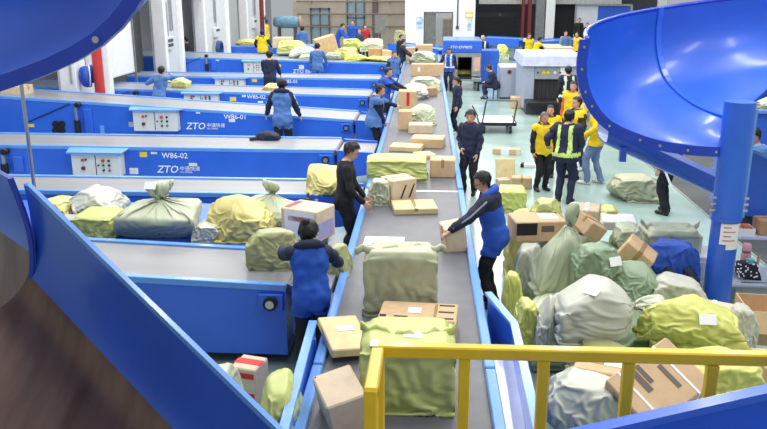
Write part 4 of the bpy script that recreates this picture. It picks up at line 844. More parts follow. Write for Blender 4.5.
# ---- heap on the seventh conveyor
hz = [('sack', (278, 306, 40, 54), 'L', 'lime sack at the left end of the far heap'), ('carton', (274, 292, 37, 48), '', 'pale carton behind the far lime sack'),
      ('sack', (290, 318, 47, 62), 'W', 'whitish sack low in the far heap by the blue-clad worker'), ('carton2', (318, 338, 36, 54), '', 'tilted brown carton at the crest of the far heap'),
      ('sack', (334, 358, 47, 59), 'L', 'lime sack in the middle of the far heap'), ('sack', (324, 342, 52, 64), 'G', 'pale sack below the tilted brown carton'),
      ('sack', (344, 368, 54, 66), 'Y', 'bright yellow-green sack at the front edge of the far heap'), ('sack', (343, 362, 38, 50), 'L', 'lime sack behind the crest of the far heap'),
      ('sack', (360, 384, 38, 52), 'G', 'pale green sack on top of the far heap near the main belt'), ('carton', (369, 382, 48, 60), '', 'dark brown carton in the right of the far heap'),
      ('carton2', (380, 390, 50, 60), '', 'small brown carton at the right end of the far heap'), ('sack', (366, 392, 56, 67), 'Y', 'yellow-green sack at the right front of the far heap'),
      ('sack', (300, 322, 54, 66), 'G', 'pale sack at the near edge left in the far heap')]
for k, (t, bb, c_, lb) in enumerate(hz):
    Y_ = 30.75+(67-bb[3])*.1; zq = max(1.07, z7(PY((bb[0]+bb[2-1])/2, bb[3], Y_).x)+.01)
    if t == 'sack': sack(bb, .9, c_, lb, Y=Y_, small=True, zmin=zq)
    else: carton(bb, .7, lb, Y=Y_, rz=18 if t == 'carton2' else 0, tilt=(0, -16 if t == 'carton2' and bb[0] < 330 else 0), mt=KRAFTD if 'dark' in lb else (KRAFT2 if 'pale' in lb else KRAFT), back=.7, zmin=zq)
# ---- on the floor right of the belt
def floor_at(px, py): p = PZ(px, py, 0); return (p.x, p.y, 0)
q = PZ(507, 155, 0); carton(None, 0, 'long slim taped carton lying alone on the teal floor', loc=(q.x, q.y+.12, 0), size=(.66, .22, .14), rz=-9, tape=None, band=[('t', .3, .6, 0, 1, PAPER), ('f', .3, .6, 0, 1, PAPER), ('f', .85, 1, 0, 1, TAPEW)])
q = PZ(527, 167, 0); carton(None, 0, 'small white and black packet on the teal floor', loc=(q.x, q.y, 0), size=(.3, .18, .08), rz=-14, mt=PAPER, tape=None, band=[('t', .05, .3, 0, 1, INK), ('f', .05, .3, 0, 1, INK)])
q = PZ(507, 184, 0); carton(None, 0, 'kraft envelope propped upright against small cartons', loc=(q.x, q.y+.38, .0), size=(.40, .08, .44), rz=6, tilt=(-20, 0), mt=ENV, tape=None, name='paper_parcel', cat='parcel')
q = PZ(503, 187, 0); carton(None, 0, 'small carton under the propped kraft envelope', loc=(q.x, q.y+.05, 0), size=(.26, .2, .16), rz=20, mt=KRAFT2)
q = PZ(522, 189, 0); carton(None, 0, 'small brown carton right of the propped kraft envelope', loc=(q.x, q.y+.13, 0), size=(.40, .24, .22), rz=-4, tape='y')
sack((609, 660, 175, 204), .75, 'K', 'plump khaki sack lying alone on the teal floor', kind='soft', z=0)
sack((497, 526, 187, 213), .5, 'Y', 'boxy yellow-green sack behind the man with glasses', z=0, kind='boxy')
sack((504, 540, 207, 278), .5, 'M', 'flat cream sack between yellow-green sack and long carton', Y=10.6)
# ---- big heap right of the main belt; hidden lower layer first
for k, (bb, ly, Y_, c_) in enumerate([((520, 600, 300, 372), .8, 7.6, 'G'), ((600, 690, 300, 372), .9, 7.5, 'D'), ((560, 640, 250, 320), .9, 8.6, 'D'), ((535, 600, 235, 300), .8, 9.2, 'G'), ((600, 660, 262, 330), .8, 8.4, 'G'), ((660, 740, 330, 400), .8, 6.7, 'L'), ((560, 640, 372, 440), .8, 6.0, 'D')]):
    sack(bb, ly, c_, ['green-grey sack bottom beside the side chute under the limp sack', 'sage sack at the foot of the heap below the bright yellow-green sacks', 'sage sack behind the open-mouthed green sack', 'pale sack under the long carton with black tape', 'pale sack under the deep green sack', 'lime sack on the floor under the bright yellow-green sacks', 'sage sack on the floor under the tipped strapped carton'][k], Y=Y_)
sack((508, 546, 244, 312), .5, 'W', 'slack grey sack behind the man with glasses', Y=8.9)
sack((515, 537, 298, 352), .45, 'Y', 'yellow-green sack squeezed beside the side chute', Y=7.5)
sack((501, 522, 272, 352), .4, 'Y', 'narrow yellow-green sack behind the legs of the man with glasses', Y=8.4)
sack((536, 562, 296, 360), .45, 'W', 'limp grey-white sack hanging beside the biggest grey-white sack', kind='lumpy', Y=7.2)
sack((531, 580, 198, 305), .55, 'G', 'tall sage sack with tied top leaning in the heap', kind='tall', Y=8.25, tilt=(0, 8))
sack((570, 620, 244, 292), .5, 'D', 'open-mouthed green sack with a white label in the heap', kind='lumpy', Y=8.0, lab=(.65, -.6, .5))
sack((604, 662, 262, 308), .6, 'D', 'deep green sack lying across the middle of the heap', kind='lumpy', Y=7.9, tilt=(0, 14))
sack((632, 702, 274, 324), .6, 'W', 'smooth grey-white sack below the blue jacket', Y=7.9, tilt=(0, 14))
sack((554, 664, 282, 348), .7, 'W', 'biggest grey-white sack with a label and folded corner', kind='side', Y=6.95, lab=(-.35, -.55, .75))
sack((638, 738, 296, 356), .7, 'Y', 'bright yellow-green sack over boxes with a white label', kind='lumpy', Y=6.75, lab=(.1, -.8, .5))
sack((684, 758, 352, 412), .6, 'Y', 'bright yellow-green sack beneath the guardrail end', Y=5.9, lab=(.5, -.3, .8))
sack((545, 624, 376, 448), .6, 'W', 'crumpled grey-white sack nearest the side chute', kind='lumpy', Y=5.45)
sack((566, 642, 345, 385), .5, 'O', 'yellow sack toned olive for shade under the biggest grey-white sack', Y=6.6)  # olive colour puts the shade of the heap into a yellow sack
o = sack((641, 696, 226, 272), .5, 'G', 'upright open sack with a folded rim behind the blue jacket', Y=9.3, kind='boxy'); hem(o, (o.dimensions.x, .5, o.dimensions.z), SK['G'], 1.05, .06, 9, .08)
sack((612, 642, 224, 262), .5, 'G', 'pale sack crushed between the white carton and the open sack', Y=9.1)
sack((530, 562, 199, 222), .5, 'L', 'lime sack behind the tied neck of the tall sage sack', Y=9.9)
sack((598, 618, 206, 224), .5, 'Y', 'yellow sack corner behind the white flat carton', Y=10.4)
carton((511, 562, 214, 242), .45, 'long carton wrapped with wide black tape', Y=9.5, rz=8, mt=KRAFT, tape=None, back=.8, band=[('f', .02, .42, .35, .95, INK), ('f', .5, .75, .5, .8, GINK), ('t', .55, .9, .3, .9, PAPER)])
carton((573, 599, 204, 234), .4, 'pinkish carton with crushed end behind the tall sage sack', Y=9.6, rz=-14, mt=KRAFT2, tape='y', tm=TAPEW, back=.8)
carton((574, 597, 217, 236), .3, 'small carton tipped on its corner in the heap', Y=9.2, rz=30, tilt=(18, 28), back=.6)
carton((602, 635, 214, 231), .45, 'white flat carton on the heap', Y=10.0, mt=WHITE, tape=None, rz=-8, back=.9)
carton((626, 645, 226, 250), .3, 'small brown carton under the white flat carton', Y=9.7)
carton((611, 643, 240, 272), .36, 'brown carton tilted against the green sack with a taped seam', Y=8.5, rz=-22, tilt=(0, 34), back=.6, tape='y')
carton((632, 646, 243, 258), .3, 'little cream carton by the open sack', Y=9.0, mt=KRAFT2)
carton((694, 732, 303, 330), .45, 'pinkish carton with a white band behind the yellow-green sack', Y=7.5, rz=-26, mt=KRAFT2, tape=None, band=[('t', .4, .5, 0, 1, PAPER), ('f', .4, .5, 0, 1, PAPER)], back=.8)
q = PY(658, 405, 5.55)
carton(None, 0, 'large carton with white straps tipped over in the heap', loc=(q.x-.0, 5.74, q.z-.10), size=(.62, .48, .42), rz=28, tilt=(30, -24), tape=None, band=[('t', .18, .21, 0, 1, PAPER), ('t', .76, .79, 0, 1, PAPER), ('f', .18, .21, 0, 1, PAPER), ('f', .76, .79, 0, 1, PAPER), ('t', .3, .38, .45, .9, GINK), ('t', .4, .46, .55, .9, GINK), ('t', .62, .68, .25, .7, GINK), ('r', .2, .45, .2, .5, GINK), ('r', .6, .75, .4, .6, GINK)])
carton((576, 628, 358, 388), .34, 'low carton with a white label beside the tipped strapped carton', Y=6.1, rz=-20, lab=(.2, .05, .15, .1), band=[('f', 0, 1, .3, .36, RINK)], back=.8)
carton((562, 590, 372, 392), .3, 'flattened carton peeping from under the labelled one', Y=6.2, rz=25)
carton((741, 790, 296, 346), .5, 'open-topped brown carton beside the grey desk', Y=7.6, flaps=True, rz=-6, back=.9)
carton((756, 800, 352, 388), .4, 'carton with red and black lettering at the foot of the heap', Y=6.4, back=.8, band=[('f', .1, .35, .55, .7, RINK), ('f', .1, .3, .35, .5, INK), ('f', .15, .4, .75, .85, INK)])
sack((730, 752, 306, 352), .4, 'W', 'translucent white plastic bag beside the open-topped carton', Y=7.3, name='plastic_bag', cat='bag')
# bottom left corner behind the outlet chute
carton((231, 262, 352, 398), .3, 'carton sealed with red printed tape on the floor by the first conveyor', z=0, loc=(PY(247, 380, 6.5).x, 6.6, 0), size=(.26, .28, .54), rz=-14, mt=KRAFT2, tape=None, band=[('t', .0, 1, .35, .7, RINK), ('f', .05, .95, .82, .92, RINK), ('f', .6, .95, .35, .42, RINK), ('f', .6, .95, .48, .55, RINK)])
sack((200, 244, 368, 440), .5, 'G', 'pale sack under the outlet chute beside the red-taped carton', Y=5.2)
sack((258, 300, 382, 470), .55, 'L', 'lime sack wedged between outlet chute and guard plate', Y=4.9)
# ---- clothing left about
NAVY = mat('navy_cloth', (36, 42, 70), .8, var=.12, bump=.2, bscale=14)
RBLUE = mat('royal_blue_cloth', (44, 88, 190), .7, var=.08, bump=.15, bscale=12)
def jacket_heap(bb, ly, label, Y=None, z=None, mt=NAVY, sleeves=(), mt2=None):
    o = sack(bb, ly, 'G', label, Y=Y, z=z, mt=mt, kind='lumpy', name='jacket', cat='jacket')
    for pts, r in sleeves: obj('sleeve', tube(pts, r, 10), mt2 or mt, o, smooth=True)
    return o
jacket_heap((640, 698, 240, 296), .5, 'royal blue and black jacket thrown on the heap', Y=8.7, mt=RBLUE, mt2=NAVY, sleeves=[([(-.1, -.26, .35), (-.02, -.29, .18), (.1, -.28, .05)], [.05, .06, .05]), ([(.12, -.22, .34), (.2, -.27, .2), (.28, -.24, .08)], [.05, .06, .05])])
jacket_heap((255, 280, 131, 141), .35, 'dark jacket bundle dropped on a bare conveyor belt', z=.9, sleeves=[([(-.2, -.1, .03), (-.33, -.16, .02)], [.05, .04])])
jj = empty('jacket', (0, 0, 0)); p = PX(87, 76, XW+.3); jj.location = (XW+.26, p.y, p.z-.3); tag(jj, 'blue and white jacket hanging from the pillar by the red standpipe', 'jacket')
g, _ = sack_geo((.2, .34, .56), 5, 14, 5, 1.6); obj('body', g, RBLUE, jj, smooth=True)
obj('sleeve', tube([(.08, -.14, .55), (.1, -.22, .32), (.1, -.2, .1)], [.06, .07, .05]), RBLUE, jj, smooth=True); obj('sleeve', tube([(.08, .14, .55), (.1, .22, .32), (.1, .2, .1)], [.06, .07, .05]), RBLUE, jj, smooth=True); obj('stripe', tube([(.12, -.02, .58), (.14, -.05, .3), (.12, -.05, .05)], .02), PAPER, jj, smooth=True)
jj = empty('hose_reel', on_pillar(214, 49, 2, .16)); tag(jj, 'coil of dark blue hose hanging on the far pillar', 'hose')
for k in range(3): obj('hose_coil', tube([(.05+.05*k, .33*math.cos(t), .33*math.sin(t)) for t in np.linspace(0, 6.28, 20)], .05, 6), mat('hose_blue', (40, 70, 130), .5), jj, smooth=True)
obj('hook', cyl((-.15, 0, .3), (.2, 0, .3), .03), STEEL, jj)
# carton on the upper loading conveyor by the post
q = PY(16, 97, 19.0); carton((5, 29, 84, 97), .5, 'tan carton on the conveyor marked 01 beside the thin post', Y=18.6, mt=KRAFT2)
# ---- desk, drawers, bottle and bag by the pole
dk = empty('desk', (4.15, 9.7, 0)); tag(dk, 'grey metal desk behind the blue pole', 'desk')
a = PY(733, 283, 9.3)
DT = a.z; DX = a.x-.35
wobj('desk_top', box(DX, DX+1.5, 9.25, 9.95, DT-.04, DT), GREYP, dk, bevel=.008); wobj('drawer_unit', box(DX+.4, DX+1.45, 9.32, 9.9, .05, DT-.04), mat('desk_front', (176, 176, 178), .5), dk)
for k in range(3): wobj('drawer_gap', box(DX+.45, DX+1.4, 9.315, 9.32, .1+.16*k, .11+.16*k), DGREY, dk)
for x in (DX+.04, DX+1.42):
    for y in (9.3, 9.88): wobj('leg', box(x-.02, x+.02, y-.02, y+.02, 0, DT-.04), GREYP, dk)
zs = PY(752, 235, 9.85).z
wobj('shelf', box(DX+.35, DX+1.5, 9.75, 10.1, zs-.03, zs), mat('pale_blue_shelf', (196, 208, 234), .4), dk)
for x in (DX+.38, DX+1.46): wobj('shelf_post', box(x-.02, x+.02, 9.9, 9.94, DT, zs-.03), BLUE, dk)
q = PY(708, 292, 9.0); o = empty('drawer_cabinet', (q.x-.05, 9.35, 0)); tag(o, 'small white drawer cabinet peeping out left of the blue pole', 'cabinet')
hz_ = PY(703, 256, 9.2).z
obj('body', box(-.2, .3, -.2, .25, 0, hz_), WHITE, o, bevel=.01)
for k in range(3): d_ = obj('drawer', box(-.17, .27, -.215, -.2, .04+k*(hz_-.06)/3, (k+1)*(hz_-.06)/3), WHITE, o); obj('drawer_pull', box(-.12, -.04, -.225, -.215, .12+k*(hz_-.06)/3, .15+k*(hz_-.06)/3), BLACK, d_)
q = PY(747, 280, 9.5); o = empty('polka_dot_bag', (q.x, 9.5, DT)); tag(o, 'navy bag with white polka dots on the grey desk', 'bag')
gsz = (.29, .2, .22); g, sf = sack_geo(gsz, 77, 16, 4, 1.2); obj('bag_body', g, mat('dark_navy_print', (28, 28, 54), .7), o, smooth=True)
rg = random.Random(4); dots = []
for k in range(46):
    d = Vector((rg.uniform(-1, 1), -rg.uniform(.2, 1), rg.uniform(-.6, 1))).normalized(); c = sf(V3([d]), .002)[0]; dots.append(ball(c, .011, 6, 4))
q2 = obj('polka_dots', join(*dots), PAPER, o); q2['kind'] = 'stuff'
obj('bag_tie', cyl((0, -.02, .2), (0, -.02, .25), .05, 10), mat('teal_cloth', (96, 190, 190), .6), o)
q = PY(747, 262, 9.62); o = empty('vacuum_flask', (q.x, 9.68, DT)); tag(o, 'pink vacuum flask standing behind the polka dot bag', 'bottle')
PINK = mat('pink_metal', (226, 164, 178), .35)
obj('flask_body', tube([(0, 0, 0), (0, 0, .02), (0, 0, .24), (0, 0, .27)], [.055, .06, .06, .05], 16), PINK, o, smooth=True, auto=50); obj('band', cyl((0, 0, .27), (0, 0, .3), .052, 16), mat('grey_band', (130, 124, 140), .4, .5), o, smooth=True, auto=40); obj('cap', tube([(0, 0, .3), (0, 0, .37), (0, 0, .385)], [.055, .055, .045], 16), PINK, o, smooth=True, auto=50)
q = PY(758, 225, 9.9); carton(None, 0, 'brown carton on the pale blue shelf above the desk', loc=(q.x+.12, 9.95, zs), size=(.26, .24, .2), mt=KRAFTD)
o = empty('tray', (PY(742, 232, 9.9).x, 9.93, zs)); tag(o, 'white tray of small bits on the pale blue shelf', 'tray'); obj('tray_shell', join(box(-.13, .13, -.12, .12, 0, .01), box(-.13, -.12, -.12, .12, .01, .09), box(.12, .13, -.12, .12, .01, .09), box(-.12, .12, -.12, -.11, .01, .09), box(-.12, .12, .11, .12, .01, .09)), WHITE, o); obj('contents', join(box(-.1, .0, -.08, .05, .01, .08), box(.02, .1, -.05, .08, .01, .1)), mat('orange_bits', (206, 120, 80), .6), o)
o = tag(obj('cardboard_tube', cyl((PY(757, 262, 9.6).x, 9.6, DT), (PY(761, 248, 9.7).x, 9.72, DT+.22), .018), KRAFTD), 'brown cardboard tube leaning beside the pink flask', 'tube')
sack((752, 800, 97, 110), .7, 'G', 'pale green sack on the raised conveyor at the right edge', Y=13.4)
# sack inside the scanner, stool, small crates
sack((456, 471, 70, 80), .6, 'Y', 'yellow-green sack inside the silver scanner tunnel', Y=31.9, zmin=.5, kind='boxy')
sack((497, 509, 53, 66), .8, 'G', 'pale sack on the floor between blue cabinet and grey scanner', z=0, small=True); sack((497, 508, 44, 55), .8, 'Y', 'yellow-green sack lying on the pale one by the blue cabinet', Y=PZ(503, 66, 0).y+.1, small=True)
q = PZ(519, 109, 0); carton(None, 0, 'carton beside the trolley with a yellow sack on it', loc=(q.x, q.y+.3, 0), size=(.5, .5, .36), lab=None)
p0 = PZ(494, 99, 0); st = empty('stool', (p0.x+.05, p0.y, 0)); tag(st, 'low dark stool under the seated worker', 'stool'); obj('seat', cyl((0, 0, .4), (0, 0, .44), .17), DGREY, st)
for k in range(4): obj('leg', cyl((.12*math.cos(k*1.57+.8), .12*math.sin(k*1.57+.8), 0), (.1*math.cos(k*1.57+.8), .1*math.sin(k*1.57+.8), .4), .015, 6), DGREY, st)
for bb, Y_, lb in [((545, 572, 46, 54), 37.6, 'flat cream carton on the wide blue feeder, lower of two'), ((541, 560, 44, 53), 38.7, 'flat pale carton on the wide blue feeder, farther of two')]:
    carton(bb, .9, lb, Y=Y_, mt=KRAFT2, zmin=RTZ)
sack((394, 406, 30, 44), .9, 'O', 'olive sack at the end of the light blue feeder', Y=40.1, zmin=PY(388, 44, 40).z-.05)
o = empty('tank_trolley', (PY(290, 30, 45).x, 45, 0)); tag(o, 'pale blue half-barrel tank with brown end by the far dock', 'tank')
zt_ = PY(290, 22, 45).z
g = tube([(-.9, 0, zt_), (-.5, 0, zt_), (.3, 0, zt_), (.6, 0, zt_+.05)], [.24, .34, .34, .2], 16); obj('barrel', g, mat('tank_blue', (110, 150, 170), .5, c2=(90, 120, 140)), o, smooth=True); obj('end_cap', ball((.6, 0, zt_+.03), (.1, .3, .3), 12, 6), KRAFTD, o, smooth=True)
for x in (-.6, .3): obj('leg', box(x-.05, x+.05, -.3, .3, 0, zt_-.3), DGREY, o)
# ------------------------------------------------------------------ people
def cap3(a, b, r0, r1, n=10):
    """tapered limb with rounded ends"""
    a, b = V3(a), V3(b); d = b-a; L = np.linalg.norm(d)+1e-6; d = d/L; pts, rs = [], []
    for t in (-.95, -.6, 0): pts.append(a+d*r0*t); rs.append(r0*math.sqrt(max(.02, 1-t*t)))
    for t in (.35, .7): pts.append(a+d*L*t); rs.append(r0+(r1-r0)*t)
    for t in (0, .6, .95): pts.append(b+d*r1*t); rs.append(r1*math.sqrt(max(.02, 1-t*t)))
    return tube(pts, rs, n)
def remesh(parts, vox, smooth=4):
    v, f = join(*parts); me = bpy.data.meshes.new('tmp'); me.from_pydata([tuple(p) for p in v], [], f)
    bm = bmesh.new(); bm.from_mesh(me); bmesh.ops.recalc_face_normals(bm, faces=bm.faces); bm.to_mesh(me); bm.free()
    o = bpy.data.objects.new('tmp', me); COL.objects.link(o)
    m = o.modifiers.new('r', 'REMESH'); m.mode = 'VOXEL'; m.voxel_size = vox
    if smooth: k = o.modifiers.new('s', 'SMOOTH'); k.iterations = smooth; k.factor = .5
    bpy.context.view_layer.update()
    e = bpy.data.meshes.new_from_object(o.evaluated_get(bpy.context.evaluated_depsgraph_get()))
    bpy.data.objects.remove(o); bpy.data.meshes.remove(me)
    n = len(e.vertices); A = np.zeros(n*3); e.vertices.foreach_get('co', A); F = [tuple(p.vertices) for p in e.polygons]; bpy.data.meshes.remove(e)
    return A.reshape(-1, 3), F
def make_hand(curl, vox=.006):
    """right hand, fingers along +Y, palm facing -Z, thumb towards -X"""
    ps = [loft([V3([(sx*w, y, sz*t) for sx, sz in ((-1, -.7), (-.6, -1), (.6, -1), (1, -.7), (1, .7), (.6, 1), (-.6, 1), (-1, .7))]) for y, w, t in ((-.03, .024, .018), (.01, .032, .017), (.05, .042, .015), (.09, .041, .012))])]
    for x, L, y0 in ((-.031, .072, .088), (-.0105, .08, .092), (.010, .075, .09), (.030, .058, .084)):
        p = V3((x, y0-.01, 0)); a = curl*.5
        for q, k in enumerate((.48, .30, .22)):
            e = p+V3((x*.08, math.cos(a), -math.sin(a)))*L*k; ps.append(cap3(p, e, .0088-.0008*q, .0080-.0008*q, 8)); p = e; a += curl*.8
    p = V3((-.026, .012, -.004)); a = R(48)
    for q, L in enumerate((.04, .032, .026)):
        e = p+V3((-math.sin(a), math.cos(a), -.35-curl*.2))*L*.95; ps.append(cap3(p, e, .0115-.001*q, .0105-.001*q, 8)); p = e; a -= .35
    return remesh(ps, vox, 2)
HANDS = {c: make_hand(c) for c in (.35, .8)}
LOWHAND = {c: make_hand(c, .010) for c in (.35, .8)}
SKIN = [mat('skin_tone_a', (214, 166, 140), .55, var=.04), mat('skin_tone_b', (200, 150, 122), .55, var=.04)]
HAIR = mat('black_hair', (22, 19, 20), .5, var=.1, bump=.4, bscale=60); HAIRG = mat('grey_hair', (96, 92, 90), .6, var=.1, bump=.4, bscale=60)
def cloth(n, c, **k): return mat('cloth_'+n, c, .8, var=.10, nscale=5, bump=.25, bscale=16, **k)
CL = {'black': cloth('black', (26, 27, 31)), 'navy': cloth('navy', (34, 40, 68)), 'blue': cloth('blue', (38, 88, 190)), 'sky': cloth('sky', (84, 124, 184)), 'yellow': cloth('yellow', (244, 206, 28)), 'jeans': cloth('jeans', (112, 134, 172)), 'djeans': cloth('djeans', (58, 70, 96)), 'grey': cloth('grey', (150, 152, 156)), 'white': cloth('white', (232, 232, 228)), 'reflect': mat('cloth_reflective', (222, 232, 206), .35, var=.04), 'red': cloth('red', (190, 36, 40)), 'orange': cloth('orange', (214, 96, 44)), 'lblue': cloth('lblue', (150, 176, 206)), 'dgreen': cloth('dgreen', (52, 60, 58)), 'neon': cloth('neon', (214, 236, 130))}
SHOE = mat('dark_shoe', (30, 28, 30), .5); SHOEW = mat('white_shoe', (226, 224, 222), .5)
EYE = mat('eye_dark', (24, 18, 16), .3); LIP = mat('lips', (168, 92, 84), .5)
def ik(a, t, l1, l2, hint):
    a, t, hint = V3(a), V3(t), V3(hint); d = t-a; L = np.linalg.norm(d)
    if L > (l1+l2)*.995: t = a+d/L*(l1+l2)*.995; d = t-a; L = np.linalg.norm(d)
    L = max(L, abs(l1-l2)+.02); u = d/np.linalg.norm(d); x = (l1*l1-l2*l2+L*L)/(2*L); h = math.sqrt(max(l1*l1-x*x, 0)); v = hint-u*hint.dot(u); v /= np.linalg.norm(v)+1e-9
    return a+u*x+v*h, t
def person(label, loc, h=1.72, rz=0.0, top='navy', legs='black', vest=None, sleeve=None, hands=None, wh=None, lean=0.0, head=(0, 0), hair='short', shoes=SHOE, skin=0, vox=None, feet=None, sit=False, group=None, bands=None, hood=None, collar=None, glasses=False, stripe=None, build=1.0, curl=.35, hem=.14, patch=None, hairm=None, bun=None, twist=0.0, low=False):
    s = h/1.72; k = build; vox = vox or .017
    e = empty('person', loc, R(rz)); tag(e, label, 'person', group)
    Mw = Matrix.Translation(loc) @ Matrix.Rotation(R(rz), 4, 'Z'); inv = Mw.inverted()
    pz = .50 if sit else .93
    pel = V3((0, 0, pz)); th = R(lean)
    sp = lambda x, y, z: V3((x*math.cos(R(twist))*1.0-y*math.sin(R(twist)), (y*math.cos(R(twist))+x*math.sin(R(twist)))*math.cos(th)+(z-.93)*math.sin(th), pz+(z-.93)*math.cos(th)-(y*math.cos(R(twist))+x*math.sin(R(twist)))*math.sin(th)))
    neck = sp(0, -.01, 1.47); hc = sp(0, .015, 1.475)+V3((0, .022+.05*math.sin(R(head[0])), .118))
    # torso rings in the leaning frame
    tr = []
    for z, w_, d_, yo in ((.80, .12, .095, 0), (.86, .165, .115, -.005), (.94, .172, .122, -.008), (1.04, .152, .105, 0), (1.14, .158, .108, .004), (1.25, .178, .118, .006), (1.35, .186, .115, .0), (1.41, .165, .095, -.006), (1.455, .095, .072, -.008), (1.49, .058, .056, -.004)):
        a = np.linspace(0, 2*math.pi, 16, endpoint=False); tr.append(V3([sp(w_*k*math.copysign(abs(math.cos(t))**.85, math.cos(t)), d_*k*math.copysign(abs(math.sin(t))**.85, math.sin(t))+yo, z) for t in a]))
    parts = [loft(tr)]; bones = []
    def limb(a, b, r0, r1, zone): parts.append(cap3(a, b, r0, r1)); bones.append((V3(a), V3(b), max(r0, r1), zone))
    bones += [(sp(0, 0, .88), sp(0, 0, 1.38), .14*k, 'torso'), (sp(-.12, 0, 1.36), sp(.12, 0, 1.36), .08, 'torso'), (sp(-.07, 0, .9), sp(.07, 0, .9), .11, 'torso')]
    limb(neck-V3((0, 0, .03)), hc-V3((0, .01, .06)), .054, .052, 'head')
    # head, built around its own centre and turned
    Hm = np.array((Matrix.Rotation(R(head[1]), 3, 'Z') @ Matrix.Rotation(-R(head[0]), 3, 'X')))
    hp = [ball((0, -.008, .03), (.077, .094, .088), 14, 10), ball((0, .012, -.035), (.060, .072, .075), 14, 10), ball((0, .052, -.075), (.032, .03, .026), 10, 6), cap3((0, .088, .01), (0, .106, -.03), .010, .013, 6), ball((0, .078, -.058), (.026, .016, .014), 8, 6), ball((.079, -.012, -.012), (.012, .02, .032), 8, 6), ball((-.079, -.012, -.012), (.012, .02, .032), 8, 6), ball((0, .072, .028), (.052, .018, .012), 8, 6)]
    HS = 1.08
    V3H = lambda p: V3(p)*HS
    for v, f in hp: parts.append((v*HS @ Hm.T+hc, f))
    bones.append((hc+V3((0, 0, -.06)), hc+V3((0, 0, .05)), .085, 'head'))
    # arms
    hd = []
    for sd in (-1, 1):
        sh = sp(sd*.178*k, -.005, 1.395); tgt = None
        if wh and wh.get(sd) is not None: tgt = V3(inv @ Vector(wh[sd]))/s
        elif hands and hands.get(sd) is not None: tgt = V3(hands[sd])
        else: tgt = sp(sd*.235, .05, .87)
        el, wr_ = ik(sh, tgt, .285, .255, (sd*.5, -.7, -.5))
        limb(sh, el, .054*k, .042, 'uarm'); limb(el, wr_, .042, .028, 'farm')
        hd.append((sd, el, wr_))
    # legs
    for sd in (-1, 1):
        hip = sp(sd*.088*k, 0, .89) if not sit else V3((sd*.09, 0, pz-.01))
        ft = V3((sd*.105, .0, .075)) if not feet else V3(feet[sd])
        if sit and not feet: ft = V3((sd*.12, .36, .075))
        kn, an = ik(hip, ft, .43, .42, (sd*.08, 1, .1))
        limb(hip, kn, .086*k, .056, 'leg'); limb(kn, an, .054, .04, 'leg')
        fy = .155; toe = an+V3((sd*.025, fy, -.04)); heel = an+V3((0, -.045, -.042)); limb(heel, toe, .034, .036, 'foot'); limb(an, an+V3((sd*.01, .05, -.03)), .04, .038, 'foot')
    P, Fc = remesh(parts, vox/s, 5)
    # which bone does every vertex follow
    best = np.full(len(P), 1e9); zone = np.zeros(len(P), int); ZN = ['torso', 'head', 'uarm', 'farm', 'leg', 'foot']
    for a, b, r, z in bones:
        d = b-a; t = np.clip(((P-a) @ d)/(d @ d+1e-9), 0, 1); q = np.linalg.norm(P-(a+t[:, None]*d), axis=1)-r
        m = q < best; best[m] = q[m]; zone[m] = ZN.index(z)
    ax = sp(0, 0, 1.4)-sp(0, 0, .93); ax /= np.linalg.norm(ax); up_ = (P-sp(0, 0, .93)) @ ax       # height along the spine
    n0 = np.zeros_like(P); Fa = [q for q in Fc]
    tri = np.array([q[:3] for q in Fa]); nn = np.cross(P[tri[:, 1]]-P[tri[:, 0]], P[tri[:, 2]]-P[tri[:, 0]])
    for c in range(3):
        for d in range(3): n0[:, d] += np.bincount(tri[:, c], nn[:, d], len(P))
    n0 /= np.linalg.norm(n0, axis=1)[:, None]+1e-9
    fz = zone[np.array([q[0] for q in Fa])]; fh = up_[np.array([q[0] for q in Fa])]; fx = P[np.array([q[0] for q in Fa])]
    def shell(name, mask, off, mt, wr=.010, fr_=11.0, fm=None, parent=None, flare=0.0):
        ids = np.where(mask)[0]
        if len(ids) < 4: return None
        used = sorted({i for q in ids for i in Fa[q]}); mp = {i: j for j, i in enumerate(used)}; U = np.array(used)
        ns = np.array([noise.noise(Vector(p)*fr_+Vector((sum(map(ord, label)) % 97, 0, 0))) for p in P[U]]); V_ = P[U]+n0[U]*(off+wr*ns+flare*np.where(np.isin(zone[U], (0, 4)), np.clip((.30-up_[U])/.4, 0, 1), 0))[:, None]
        o = obj(name, (V_*s, [tuple(mp[i] for i in Fa[q]) for q in ids]), mt, parent or e, smooth=True, fm=[fm[q] for q in ids] if fm is not None else None)
        return o
    Hh = HANDS if not low else LOWHAND; vv, ff = [P], list(Fc)
    nb = len(P)
    for sd, el, wr_ in hd:
        f = wr_-el; f /= np.linalg.norm(f); nz = V3((-sd*.8, .3, -.5)) if f[2] < -.6 else V3((0, 0, -1)); nz = nz-f*nz.dot(f); nz /= np.linalg.norm(nz)
        x = np.cross(f, -nz); M = np.stack([x, f, -nz], 1); hv, hf = Hh[curl]; hv = hv.copy(); fl = sd < 0
        if fl: hv[:, 0] *= -1; hf = [q[::-1] for q in hf]
        g = hv @ M.T+wr_+f*.03; k0 = sum(len(a) for a in vv); vv.append(g); ff += [tuple(i+k0 for i in q) for q in hf]
    bodym = obj('body', (np.vstack(vv)*s, ff), SKIN[skin], e, smooth=True)
    T = ZN.index; onarm = (fz == T('uarm')) | (fz == T('farm')); ontor = fz == T('torso'); onleg = fz == T('leg')
    jt = (ontor & (fh > -hem) & (fh < .535)) | (onleg & (fh > -hem)) | onarm
    fm = np.where(onarm, 1, 0)
    if patch: fm = np.where(ontor & (fh > .36), 1, fm)
    topm = shell('jacket' if hem > .1 else 'top', jt, .026 if hem > .1 else .014, [CL[top], CL[sleeve or top]], .026 if hem > .1 else .014, fm=list(fm), flare=.010 if hem > .1 else .006)
